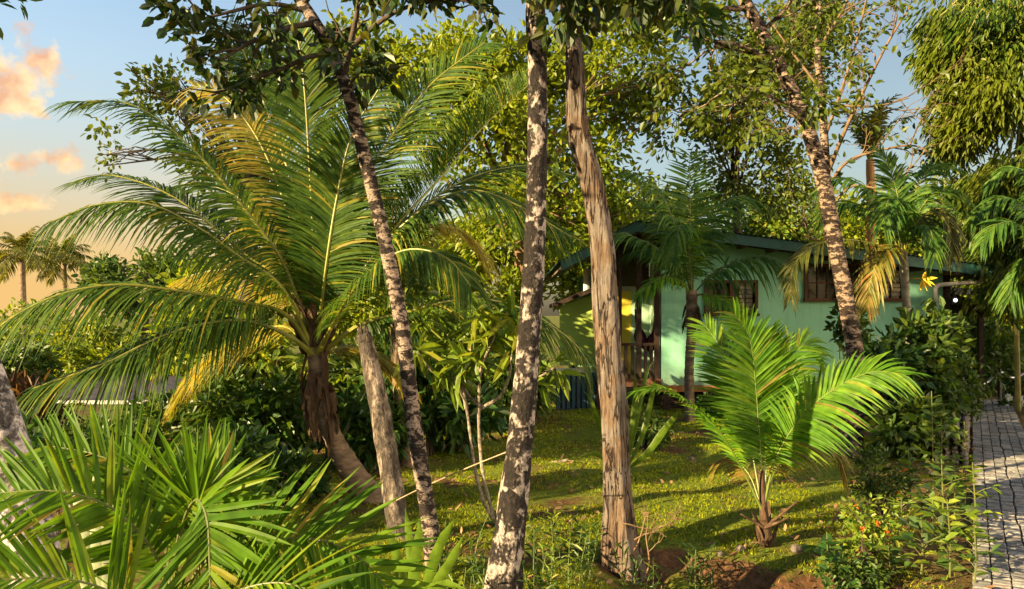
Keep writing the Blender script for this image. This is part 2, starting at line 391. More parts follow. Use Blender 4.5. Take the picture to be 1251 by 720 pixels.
M['palm_pale'] = noise_mat('pale_palm_trunk', [(.3, (.16, .14, .11)), (.7, (.38, .35, .29))], scale=5, stretch=(1, 1, 3), bump=.6)
M['fibre'] = noise_mat('dry_palm_sheath', [(.25, (.025, .013, .008)), (.55, (.085, .048, .026)), (.8, (.19, .12, .068))], scale=9, stretch=(2, 2, .4), bump=.8)
M['twine'] = plain('twine', (.32, .24, .16), rough=.8)


# ------------------------------------------------------------------ plant builders
def frond(parent, pts, L=.75, W=.018, n=70, mat='coco', s0=.16, droop=.45, vee=.1, hint=(0, -.35, 1), fwd=(25, 62), rr=.016,
          tipf=.45, seg=4, jit=.10, rmat='rachis', fold=0.0, name='frond', label=None, leafy=1.0, clump=1):
    pl = spline(pxs(pts) if len(pts[0]) == 3 and not isinstance(pts, np.ndarray) else pts, 40)
    mb = MB()
    mb.tube(pl, rr * np.interp(np.linspace(0, 1, 40), [0, .08, .25, 1], [1.25, .85, .5, .16]), sides=6, mat=1)
    s = np.linspace(s0, .995, n)
    s = np.concatenate([s, s + .4 * (1 - s0) / n]).clip(0, 1); sg = np.concatenate([np.ones(n), -np.ones(n)])
    if clump > 1:
        s = s0 + (np.floor((s - s0) * n / clump) * clump / n + (s - s0) * .25)
    keep = rng.random(2 * n) < .97 * leafy; s = s[keep]; sg = sg[keep]; k = len(s)
    idx = s * 39; i0 = np.clip(np.floor(idx).astype(int), 0, 38); fr = (idx - i0)[:, None]
    P0 = pl[i0] * (1 - fr) + pl[i0 + 1] * fr
    tg = nrm(np.gradient(pl, axis=0)); T = nrm(tg[i0] * (1 - fr) + tg[i0 + 1] * fr)
    h = np.broadcast_to(np.asarray(hint, float), (k, 3)); N = nrm(h - T * np.sum(h * T, 1, keepdims=True)); S = np.cross(T, N)
    u = (s - s0) / (1 - s0)
    a = np.radians(fwd[0] + (fwd[1] - fwd[0]) * u + rng.normal(0, jit * 40, k))[:, None]
    D = nrm(S * sg[:, None] * np.cos(a) + T * np.sin(a) + N * (vee + rng.normal(0, jit, k))[:, None])
    prof = np.minimum(1, .45 + 2.6 * u) * (1 - (1 - tipf) * np.clip((u - .45) / .55, 0, 1) ** 1.5)
    Ln = L * prof * rng.uniform(.86, 1.08, k)
    t = np.linspace(0, 1, seg + 1)
    dr = droop * np.clip(1 + rng.normal(0, 2.2 * jit, k), .4, 1.7)
    P = P0[:, None] + Ln[:, None, None] * (D[:, None] * (t - .12 * t ** 2 * dr[:, None])[..., None] + np.array((0, 0, -1.0)) * (dr[:, None] * t ** 2)[..., None])
    dP = nrm(np.gradient(P, axis=1)); B = nrm(np.cross(dP, np.broadcast_to(N[:, None], dP.shape) + rng.normal(0, .25, (k, 1, 3))))
    NB = np.cross(B, dP)
    wp = np.interp(t, [0, .2, .55, .85, 1], [.45, 1, .9, .45, .04])
    Wd = W * np.sqrt(prof)[:, None] * wp[None] * rng.uniform(.8, 1.15, k)[:, None]
    mb.strips(P, B, Wd, fold=fold, N=NB if fold else None)
    o = mb.build(name, [M[mat], M[rmat]], parent)
    if label: o['label'] = label
    return o


def radial_fronds(parent, c, n, L, lift, leaf, W, mat, nl=40, rr=.015, phase=0, droop=.5, rmat='rachis', **kw):
    """fronds all round a crown at point c"""
    for i in range(n):
        az = phase + i * 2.39996 + rng.normal(0, .15); el = lift[0] + (lift[1] - lift[0]) * i / max(1, n - 1)
        l = L * rng.uniform(.85, 1.1); h = np.array((math.cos(az), math.sin(az), 0)); z = np.array((0, 0, 1.0))
        t = np.linspace(0, 1, 6)[:, None]
        p = c + l * (h * (math.cos(el) * t) + z * (math.sin(el) * t - (.35 + .25 * math.cos(el)) * t ** 2))
        frond(parent, p, L=leaf, W=W, n=nl, mat=mat, rr=rr, droop=droop, hint=(0, 0.01, 1), rmat=rmat, **kw)


def trunk(parent, pts, w, mat, n=90, sides=20, name='trunk', rough=.07, freq=5, grooves=0, flare=0, extra=None, ring=0):
    """pts: pixel points, w: diameters in metres along them"""
    pl = spline(pxs(pts) if not isinstance(pts, np.ndarray) else pts, n)
    rad = np.interp(np.linspace(0, 1, n), np.linspace(0, 1, len(w)), np.array(w) / 2)
    seed = float(rng.random() * 50)

    def disp(P, ang, rr):
        out = rr.copy()
        for i in range(len(P)):
            for j, a in enumerate(ang):
                q = Vector((math.cos(a) * .35 + seed, math.sin(a) * .35, P[i, 2] * .5)) * freq
                f = mnoise.noise(q) * rough + mnoise.noise(q * 3.1) * rough * .5
                if grooves: f += grooves * (mnoise.noise(Vector((math.cos(a) * 2.2 + seed, math.sin(a) * 2.2, P[i, 2] * .55))))  # long grooves
                if flare:
                    lo = max(0, 1 - i / (len(P) * .16)); f += flare * lo ** 1.6 * (.6 + .6 * math.cos(a * 4 + seed))
                if ring: f += ring * math.sin(P[i, 2] * 55 + math.sin(P[i, 2] * 9) * 2)
                out[i, j] *= 1 + f
        return out
    mb = MB(); mb.tube(pl, rad, sides=sides, disp=disp)
    if extra: extra(mb)
    return mb.build(name, mat if isinstance(mat, list) else M[mat], parent, smooth=True), pl


def wob(a, b, n=7, amp=.08, bow=0):
    a = np.asarray(a, float); b = np.asarray(b, float); t = np.linspace(0, 1, n)[:, None]; l = np.linalg.norm(b - a)
    p = a + (b - a) * t
    p[1:-1] += rng.normal(0, amp * l, (n - 2, 3)) * .5
    p[:, 2] += bow * l * np.sin(t[:, 0] * math.pi)
    return p


def cluster_leaves(mb, cs, k, spread, L, W, out=None, up=.3, droop=.2, curl=.2, fold=.25, mat=0, hang=False):
    """k leaves round each cluster centre"""
    cs = np.asarray(cs, float); m = len(cs)
    c = np.repeat(cs, k, 0); o = np.repeat(out, k, 0) if out is not None else 0
    off = rng.normal(0, 1, (m * k, 3)); off = nrm(off) * (rng.random((m * k, 1)) ** .5)
    d = nrm(off * 1.0 + np.asarray(o) * .45 + rng.normal(0, .35, (m * k, 3)) + np.array((0, 0, -droop)))
    if hang: d = nrm(d * np.array((.7, .7, .4)) + np.array((0, 0, -.65)))
    n = nrm(np.array((0, 0, 1.0)) * up + rng.normal(0, .5, (m * k, 3)) + off * .4)
    sc = rng.uniform(.65, 1.2, m * k)
    mb.leaves(c + off * spread, d, n, L * sc, W * sc, fold=fold, curl=curl, mat=mat)


def lobes_points(lobes, n, gap=.0, gfreq=.55, seed=0.0, shell=.4):
    """lobes (px,py,d, rx_px, ry_px, rd_m) -> points in them and outward directions"""
    C0 = np.array([at(l[0], l[1], l[2]) for l in lobes]); Rr = np.array([(l[3] * l[2] / FPX, l[5], l[4] * l[2] / FPX) for l in lobes])
    w = np.prod(Rr, 1) ** .67; w = w / w.sum()
    pts = []; outs = []
    while len(pts) < n:
        i = rng.choice(len(lobes), p=w); d = rng.normal(0, 1, 3); d /= np.linalg.norm(d)
        r = rng.random() ** shell
        p = C0[i] + Rr[i] * d * r
        if gap and mnoise.noise(Vector(p * gfreq) + Vector((seed, 3.3, seed))) < gap - .3 + .0 * r: continue
        if p[2] < gz(p[0], p[1]) + .03: continue
        pts.append(p); outs.append(d)
    return np.array(pts), np.array(outs)


def tree(name, label, cat, base, top, w, lobes, ncl, k, spread, L, W, leaf, bark, group=None, nbr=26, gap=.15, gfreq=.5, droop=.2,
         hang=False, br=.05, up=.3, shell=.42, fork=.6, tpts=None):
    """base/top pixel points of the trunk; crown of leaf clusters on real limbs"""
    b = at(*base); root = thing(name, label, cat, b, group)
    tp = np.array(pxs(tpts)) if tpts else np.array([b, (b + at(*top)) / 2 + np.array((.12, .05, 0)), at(*top)])
    pts, outs = lobes_points(lobes, ncl, gap, gfreq, float(rng.random() * 30), shell)
    pick = rng.choice(len(pts), min(nbr, len(pts)), replace=False)
    pl0 = spline(tp, 60)

    def limbs(mb):
        for q in pick:
            j = int(np.clip(60 * (fork + (1 - fork) * rng.random() ** .7), 10, 59)); s = pl0[j]
            ln = np.linalg.norm(pts[q] - s)
            mid = s + (pts[q] - s) * .5 + np.array((0, 0, .08 * ln)) + rng.normal(0, .06 * ln, 3)
            p = spline([s, mid, pts[q]], 10)
            mb.tube(p, np.linspace(br * min(1, ln / 3), .008, 10), sides=5, cap=False)
            near = pts[np.argsort(np.linalg.norm(pts - pts[q], axis=1))[1:5]]
            for e in near: mb.tube(wob(p[6], e, 4), np.linspace(br * .25, .005, 4), sides=4, cap=False)
    trunk(root, tp, w, bark, n=40, sides=10, extra=limbs)
    mb = MB(); cluster_leaves(mb, pts, k, spread, L, W, outs, droop=droop, hang=hang, up=up)
    mb.build('crown', M[leaf], root)
    return root


def bush(name, label, cat, c, rx, ry, rd, ncl, k, L, W, leaf, group=None, spread=.16, nst=7, gap=.1, stem='bark_dark', up=.5, droop=.15, gfreq=1.0, shell=.45, hang=False):
    """c = pixel centre and depth of the leafy mass; stems rise from the ground below it"""
    p = at(*c); g = gz(p[0], p[1]); b = np.array((p[0], p[1], g))
    root = thing(name, label, cat, b, group)
    pts, outs = lobes_points([(c[0], c[1], c[2], rx, ry, rd)], ncl, gap, gfreq, float(rng.random() * 30), shell)
    mb = MB()
    for q in rng.choice(len(pts), nst, replace=False):
        s = b + np.array((rng.normal(0, .08), rng.normal(0, .08), -.05)); e = pts[q]
        mb.tube(spline([s, (s + e) / 2 + np.array((rng.normal(0, .06), rng.normal(0, .06), .1 * abs(e[2] - s[2]))), e], 8), np.linspace(.022, .006, 8), sides=5, cap=False)
    mb.build('stems', M[stem], root)
    mb = MB(); cluster_leaves(mb, pts, k, spread, L, W, outs, up=up, droop=droop, hang=hang)
    mb.build('foliage', M[leaf], root)
    return root


def blade_plant(parent, base, specs, mat, name='leaf'):
    """broad strap leaves: specs (pixel control points, max half width m)"""
    for pts, w in specs:
        p = spline(pxs(pts), 12); t = nrm(np.gradient(p, axis=0)); u = np.linspace(0, 1, 12)
        view = nrm(p - np.array((0, 0, CAMZ))); s = nrm(np.cross(t, view + np.array((.35, .2, .5)))); nb = np.cross(s, t)
        wd = w * .72 * np.interp(u, [0, .25, .6, .85, 1], [.3, .75, 1, .7, .02])
        mb = MB(); mb.strips(p[None], s[None], (wd * (1 + .06 * np.sin(u * 40)))[None], fold=.45, N=nb[None]); mb.build(name, M[mat], parent, smooth=True)


# ------------------------------------------------------------------ the setting: ground, path, lawn
def build_ground():
    m, nt, N, L, out = newmat('mossy_soil')
    tc = N('ShaderNodeTexCoord')
    n1 = N('ShaderNodeTexNoise'); n1.inputs['Scale'].default_value = .9; n1.inputs['Detail'].default_value = 8; n1.inputs['Roughness'].default_value = .65; L(tc.outputs['Object'], n1.inputs['Vector'])
    n2 = N('ShaderNodeTexNoise'); n2.inputs['Scale'].default_value = 18; n2.inputs['Detail'].default_value = 8; n2.inputs['Roughness'].default_value = .7; L(tc.outputs['Object'], n2.inputs['Vector'])
    moss = rampnode(N, [(.3, (.05, .065, .008)), (.55, (.12, .15, .012)), (.75, (.22, .22, .018))]); L(n2.outputs[0], moss.inputs[0])
    soil = rampnode(N, [(.3, (.035, .018, .010)), (.55, (.12, .06, .028)), (.8, (.22, .12, .06))]); L(n2.outputs[0], soil.inputs[0])
    geo = N('ShaderNodeNewGeometry'); sx = N('ShaderNodeSeparateXYZ'); L(geo.outputs['Normal'], sx.inputs[0])
    slope = N('ShaderNodeMapRange'); slope.inputs[1].default_value = .975; slope.inputs[2].default_value = .88; L(sx.outputs[2], slope.inputs[0])
    pos = N('ShaderNodeSeparateXYZ'); L(tc.outputs['Object'], pos.inputs[0])
    mr = N('ShaderNodeMapRange'); mr.inputs[1].default_value = .49; mr.inputs[2].default_value = .60; L(n1.outputs[0], mr.inputs[0])
    ad = N('ShaderNodeMath'); ad.operation = 'MAXIMUM'; L(mr.outputs[0], ad.inputs[0]); L(slope.outputs[0], ad.inputs[1])
    # bare soil under the beds beside the path
    bd = N('ShaderNodeMath'); bd.operation = 'MULTIPLY_ADD'; bd.inputs[1].default_value = -.5625; L(pos.outputs[1], bd.inputs[0]); L(pos.outputs[0], bd.inputs[2])
    br = N('ShaderNodeMapRange'); br.inputs[1].default_value = -1.5; br.inputs[2].default_value = -.7; br.inputs[4].default_value = .8; L(bd.outputs[0], br.inputs[0])
    a2 = N('ShaderNodeMath'); a2.operation = 'MAXIMUM'; L(ad.outputs[0], a2.inputs[0]); L(br.outputs[0], a2.inputs[1])
    mx = N('ShaderNodeMixRGB'); L(a2.outputs[0], mx.inputs[0]); L(moss.outputs[0], mx.inputs[1]); L(soil.outputs[0], mx.inputs[2])
    p = N('ShaderNodeBsdfPrincipled'); p.inputs['Roughness'].default_value = .95; p.inputs['Specular IOR Level'].default_value = .15; L(mx.outputs[0], p.inputs['Base Color'])
    b = N('ShaderNodeBump'); b.inputs['Strength'].default_value = .9; b.inputs['Distance'].default_value = .04; L(n2.outputs[0], b.inputs['Height']); L(b.outputs[0], p.inputs['Normal'])
    L(p.outputs[0], out.inputs[0])
    xs = np.concatenate([[-900, -300, -90, -40], np.arange(-20, -5, .5), np.arange(-5, 10, .07), np.arange(10, 20, .5), [30, 60, 200, 900]])
    ys = np.concatenate([[-300, -60, -20, -6], np.arange(-3, 4, .4), np.arange(4, 13, .07), np.arange(13, 24, .3), [27, 33, 45, 80, 200, 600, 1800]])
    X, Y = np.meshgrid(xs, ys); Z = gh(X, Y)
    fine = (X > -5) & (X < 10) & (Y > 4) & (Y < 13)
    nz = np.zeros_like(Z)
    for i, j in zip(*np.where(fine)):
        v = Vector((X[i, j], Y[i, j], 0)); nz[i, j] = .03 * mnoise.noise(v * 5.1) * (1.0 if Y[i, j] < 7.6 and .6 < X[i, j] < 3 else 0) + .018 * mnoise.noise(v * 3.3) + .012 * mnoise.noise(v * 8.5) + .01 * mnoise.noise(v * 1.4)
    pd = X - .5625 * Y; nz *= 1 - sstep(-.4, -.1, pd) * sstep(1.4, 1.1, pd)
    Z = Z + nz
    nx = len(xs); i = np.arange(len(ys) - 1)[:, None]; j = np.arange(nx - 1)[None]
    f = np.stack([i * nx + j, i * nx + j + 1, (i + 1) * nx + j + 1, (i + 1) * nx + j], -1).reshape(-1, 4)
    mb = MB(); mb.add(np.stack([X, Y, Z], -1), f)
    kind(mb.build('ground', m, smooth=True), 'structure')


build_ground()


def build_path():
    dirv = nrm(np.array((.5625, 1.0, 0))); side = np.array((dirv[1], -dirv[0], 0)); wid = .80; l0, l1 = 2.0, 23.2
    base = MB(); o = np.zeros(3)
    a = o + dirv * l0; b = o + dirv * l1
    vv = [];
    for z in (-.06, .022):
        for p in (a, a + side * wid, b + side * wid, b): vv.append(p + np.array((0, 0, z)))
    base.add(vv, [(4, 5, 6, 7), (0, 1, 5, 4), (1, 2, 6, 5), (2, 3, 7, 6), (3, 0, 4, 7)])
    base_o = base.build('path', M['mortar']); kind(base_o, 'structure')
    mb = MB(); step = .072
    cols = [(0.0, .13), (.134, .262), (.266, .392), (.405, .53), (.534, .664), (.668, .80)]
    for c, (u0, u1) in enumerate(cols):
        t = l0 + (c % 3) * .024
        while t < l1 - step:
            j = rng.normal(0, .0018); h = .022 + .024 + rng.normal(0, .004); dz = rng.normal(0, .0025, 4)
            g = .004 + rng.random() * .003
            wv = .009 * math.sin(t * 2.3 + 1) + .006 * math.sin(t * 7)
            x0 = u0 + .0025 + j + (wv if c == 3 else 0); x1 = u1 - .0025 + j + (wv if c == 2 else 0)
            e = .007
            P = lambda u, s, z: dirv * s + side * u + np.array((0, 0, z))
            s0_, s1_ = t + g * .5, t + step - g * .5
            v = [P(x0, s0_, .018), P(x1, s0_, .018), P(x1, s1_, .018), P(x0, s1_, .018),
                 P(x0, s0_, h - e), P(x1, s0_, h - e), P(x1, s1_, h - e), P(x0, s1_, h - e),
                 P(x0 + e, s0_ + e, h + dz[0]), P(x1 - e, s0_ + e, h + dz[1]), P(x1 - e, s1_ - e, h + dz[2]), P(x0 + e, s1_ - e, h + dz[3])]
            f = [(8, 9, 10, 11)] + [(i, (i + 1) % 4, 4 + (i + 1) % 4, 4 + i) for i in range(4)] + [(4 + i, 4 + (i + 1) % 4, 8 + (i + 1) % 4, 8 + i) for i in range(4)]
            mb.add(v, f); t += step
    mb.build('paving', M['paver'], base_o)


m_, nt, N, L, out = newmat('paver')
g_ = N('ShaderNodeNewGeometry'); r_ = rampnode(N, [(0, (.10, .097, .092)), (.5, (.18, .172, .162)), (.85, (.25, .235, .215)), (1, (.27, .22, .185))]); L(g_.outputs['Random Per Island'], r_.inputs[0])
tc_ = N('ShaderNodeTexCoord'); n_ = N('ShaderNodeTexNoise'); n_.inputs['Scale'].default_value = 30; n_.inputs['Detail'].default_value = 8; L(tc_.outputs['Object'], n_.inputs['Vector'])
n2_ = N('ShaderNodeTexNoise'); n2_.inputs['Scale'].default_value = 1.6; n2_.inputs['Detail'].default_value = 4; L(tc_.outputs['Object'], n2_.inputs['Vector'])
mr_ = N('ShaderNodeMapRange'); mr_.inputs[1].default_value = .3; mr_.inputs[2].default_value = .7; mr_.inputs[3].default_value = .6; mr_.inputs[4].default_value = 1.25; L(n_.outputs[0], mr_.inputs[0])
mr2_ = N('ShaderNodeMapRange'); mr2_.inputs[1].default_value = .35; mr2_.inputs[2].default_value = .65; mr2_.inputs[3].default_value = .75; mr2_.inputs[4].default_value = 1.15; L(n2_.outputs[0], mr2_.inputs[0])
mm_ = N('ShaderNodeMath'); mm_.operation = 'MULTIPLY'; L(mr_.outputs[0], mm_.inputs[0]); L(mr2_.outputs[0], mm_.inputs[1])
sc_ = N('ShaderNodeVectorMath'); sc_.operation = 'SCALE'; L(r_.outputs[0], sc_.inputs[0]); L(mm_.outputs[0], sc_.inputs['Scale'])
p_ = N('ShaderNodeBsdfPrincipled'); p_.inputs['Roughness'].default_value = .85; L(sc_.outputs[0], p_.inputs['Base Color'])
b_ = N('ShaderNodeBump'); b_.inputs['Strength'].default_value = .5; b_.inputs['Distance'].default_value = .01; L(n_.outputs[0], b_.inputs['Height']); L(b_.outputs[0], p_.inputs['Normal']); L(p_.outputs[0], out.inputs[0])
M['paver'] = m_
M['mortar'] = plain('mortar', (.085, .075, .06), rough=.95)
build_path()


def grass_mask(x, y):
    v = mnoise.noise(Vector((x * .9, y * .9, 0))) + .5 * mnoise.noise(Vector((x * 2.6, y * 2.6, 4)))
    return v


def build_grass():
    P = []
    n = 0
    while len(P) < 170000:
        d = 4.6 + 13.4 * rng.random() ** 1.35; px = rng.uniform(150, 1190); x = (px - HX) / FPX * d
        if x - .5625 * d > -.12: continue
        if d > 15 and x < 1: pass
        if x < -1.6 and d > 9.5 and rng.random() < .8: continue
        v = grass_mask(x, d)
        if v < -.14 + .1 * rng.standard_normal(): continue
        if x - .5625 * d > -1.2 and rng.random() < .75: continue
        ed = 7.32 - .40 * (x - 1.3) + .04 * math.sin(x * 5.1) + .03 * math.sin(x * 13 + 1)
        if .8 < x < 3 and d < ed + .03 and rng.random() < .93: continue
        P.append((x, d))
    P = np.array(P); k = len(P); z = gh(P[:, 0], P[:, 1])
    c = np.column_stack([P, z - .005]); h = rng.uniform(.014, .042, k) * (1 + .8 * (rng.random(k) < .06)); az = rng.uniform(0, 6.28, k)
    lean = rng.uniform(.2, 1.0, k)
    d = nrm(np.column_stack([np.cos(az) * lean, np.sin(az) * lean, np.ones(k)])); s = np.column_stack([-np.sin(az), np.cos(az), np.zeros(k)])
    w = rng.uniform(.002, .0045, k)[:, None] * (.6 + P[:, 1:2] / 9)
    V = np.stack([c - s * w, c + s * w, c + d * h[:, None] + np.column_stack([np.cos(az), np.sin(az), np.zeros(k)]) * (h * .3)[:, None]], 1).reshape(-1, 3)
    mb = MB(); mb.add(V, np.arange(3 * k).reshape(-1, 3))
    kind(mb.build('grass', M['grass']), 'stuff')
    # broad small ground-cover leaves and dead leaves
    def spread(n, name, mat, L, W, lift, cond):
        Q = []
        while len(Q) < n:
            d = 4.6 + 13 * rng.random() ** 1.3; px = rng.uniform(150, 1188); x = (px - HX) / FPX * d
            if x - .5625 * d > -.08 or not cond(x, d): continue
            Q.append((x, d))
        Q = np.array(Q); z = gh(Q[:, 0], Q[:, 1]); az = rng.uniform(0, 6.28, n)
        mb = MB(); mb.leaves(np.column_stack([Q, z + .012 + lift * rng.random(n)]), np.column_stack([np.cos(az), np.sin(az), rng.normal(.1, .25, n)]), np.column_stack([rng.normal(0, .3, n), rng.normal(0, .3, n), np.ones(n)]),
                             L * rng.uniform(.5, 1.3, n), W * rng.uniform(.5, 1.3, n), fold=.3, curl=-.2)
        kind(mb.build(name, M[mat]), 'stuff')
    spread(9000, 'ground_cover', 'leaf_mid', .045, .026, .02, lambda x, y: grass_mask(x, y) > -.15)
    t = rng.uniform(5.5, 22, 70); u = np.where(rng.random(70) < .6, rng.beta(.5, 3, 70), rng.random(70)) * .78; az = rng.uniform(0, 6.28, 70); dv = nrm(np.array((.5625, 1, 0))); sv = np.array((dv[1], -dv[0], 0))
    mb = MB(); mb.leaves(dv * t[:, None] + sv * u[:, None] + np.array((0, 0, .058)), np.column_stack([np.cos(az), np.sin(az), rng.normal(.05, .12, 70)]), np.column_stack([rng.normal(0, .2, 70), rng.normal(0, .2, 70), np.ones(70)]), .075 * rng.uniform(.4, 1.2, 70), .04 * rng.uniform(.4, 1.2, 70), fold=.3, curl=-.2)
    kind(mb.build('fallen_leaves', M['dead_leaf']), 'stuff')
    spread(1700, 'fallen_leaves', 'dead_leaf', .085, .045, .012, lambda x, y: mnoise.noise(Vector((x * .7, y * .7, 9))) > -.15)


M['grass'] = leaf_mat('lawn_grass', [(0, (.10, .15, .006)), (.5, (.25, .31, .010)), (1, (.46, .45, .016))], trans=.45, rough=.6)
build_grass()

# ------------------------------------------------------------------ the house
m_, nt, N, L, out = newmat('teal_painted_wall')
tc_ = N('ShaderNodeTexCoord')
def _nz(scale, st, det=6):
    mp = N('ShaderNodeMapping'); mp.inputs['Scale'].default_value = st; L(tc_.outputs['Object'], mp.inputs[0]); n = N('ShaderNodeTexNoise'); n.inputs['Scale'].default_value = scale; n.inputs['Detail'].default_value = det; n.inputs['Roughness'].default_value = .65; L(mp.outputs[0], n.inputs['Vector']); return n.outputs[0]
r1_ = rampnode(N, [(.25, (.19, .46, .32)), (.6, (.23, .53, .37)), (.85, (.27, .57, .40))]); L(_nz(1.8, (1, 1, 1)), r1_.inputs[0])
st_ = N('ShaderNodeMapRange'); st_.inputs[1].default_value = .5; st_.inputs[2].default_value = .8; st_.inputs[4].default_value = .45; L(_nz(4, (2.2, 2.2, .22), 8), st_.inputs[0])
mx_ = N('ShaderNodeMixRGB'); mx_.inputs[2].default_value = (.12, .24, .16, 1); L(st_.outputs[0], mx_.inputs[0]); L(r1_.outputs[0], mx_.inputs[1])
sx_ = N('ShaderNodeSeparateXYZ'); L(tc_.outputs['Object'], sx_.inputs[0])
dz_ = N('ShaderNodeMapRange'); dz_.inputs[1].default_value = 1.0; dz_.inputs[2].default_value = .5; L(sx_.outputs[2], dz_.inputs[0])
dm_ = N('ShaderNodeMath'); dm_.operation = 'MULTIPLY'; L(dz_.outputs[0], dm_.inputs[0]); L(_nz(9, (1, 1, 1), 8), dm_.inputs[1])
m2_ = N('ShaderNodeMixRGB'); m2_.inputs[2].default_value = (.16, .13, .08, 1); L(dm_.outputs[0], m2_.inputs[0]); L(mx_.outputs[0], m2_.inputs[1])
p_ = N('ShaderNodeBsdfPrincipled'); p_.inputs['Roughness'].default_value = .7; L(m2_.outputs[0], p_.inputs['Base Color'])
b_ = N('ShaderNodeBump'); b_.inputs['Strength'].default_value = .25; b_.inputs['Distance'].default_value = .02; L(_nz(25, (1, 1, 1)), b_.inputs['Height']); L(b_.outputs[0], p_.inputs['Normal']); L(p_.outputs[0], out.inputs[0])
M['wall_teal'] = m_
M['wall_lime'] = noise_mat('lime_painted_wall', [(.3, (.28, .40, .07)), (.7, (.38, .50, .10))], scale=2, bump=.15, bscale=30, rough=.7)
M['wall_yellow'] = plain('yellow_painted_wall', (.75, .58, .06), var=.12)
M['wall_mint'] = plain('mint_painted_door', (.34, .50, .36), var=.12)
M['fascia'] = plain('green_roof_board', (.018, .075, .06), rough=.5)
M['soffit'] = plain('roof_underside', (.10, .075, .05), rough=.8)
M['brownwood'] = noise_mat('brown_stained_wood', [(.3, (.05, .022, .012)), (.7, (.13, .055, .028))], scale=5, stretch=(4, 4, 1), bump=.3)
M['darkwood'] = noise_mat('dark_stained_wood', [(.3, (.018, .010, .008)), (.7, (.05, .028, .02))], scale=5, stretch=(4, 4, 1), bump=.3)
M['sunlit_sillwood'] = noise_mat('sunlit_brown_sill_wood', [(.3, (.22, .09, .03)), (.7, (.38, .17, .06))], scale=5, bump=.3)  # brown beam; the orange sunlight on it is put into the wood colour
M['tealslat'] = plain('teal_slat_paint', (.018, .055, .07), rough=.6)
M['glass'] = plain('dark_window_glass', (.012, .014, .014), rough=.08, var=.1, bump=0, spec=.5)
M['louvre'] = plain('cream_louvre', (.34, .30, .2), rough=.5)
M['white'] = plain('white_paint', (.42, .41, .39), rough=.5, var=.1)
M['pipe'] = plain('grey_pipe', (.34, .32, .30), rough=.45, var=.15)
M['tin'] = noise_mat('weathered_tin', [(.3, (.16, .11, .09)), (.6, (.3, .25, .22)), (.8, (.42, .38, .34))], scale=4, bump=.2, rough=.5)
M['tin_light'] = plain('pale_tin', (.5, .52, .55), rough=.4, var=.15)
M['maroon'] = plain('maroon_cloth', (.07, .012, .02), rough=.9, var=.3)
M['iron'] = plain('dark_iron', (.03, .03, .032), rough=.5, metallic=.4)
M['steel'] = plain('grey_steel', (.32, .33, .35), rough=.4, metallic=.6)
M['stone'] = noise_mat('rough_stone', [(.25, (.05, .04, .034)), (.55, (.15, .12, .10)), (.8, (.28, .24, .2))], scale=9, bump=1.2)
M['lamp'] = emit('lamp_face', (1.0, .97, .9), 1.5)

HD = 17.0
def hx(px, d=HD): return (px - HX) / FPX * d
def hz(py, d=HD): return CAMZ + (HY - py) / FPX * d


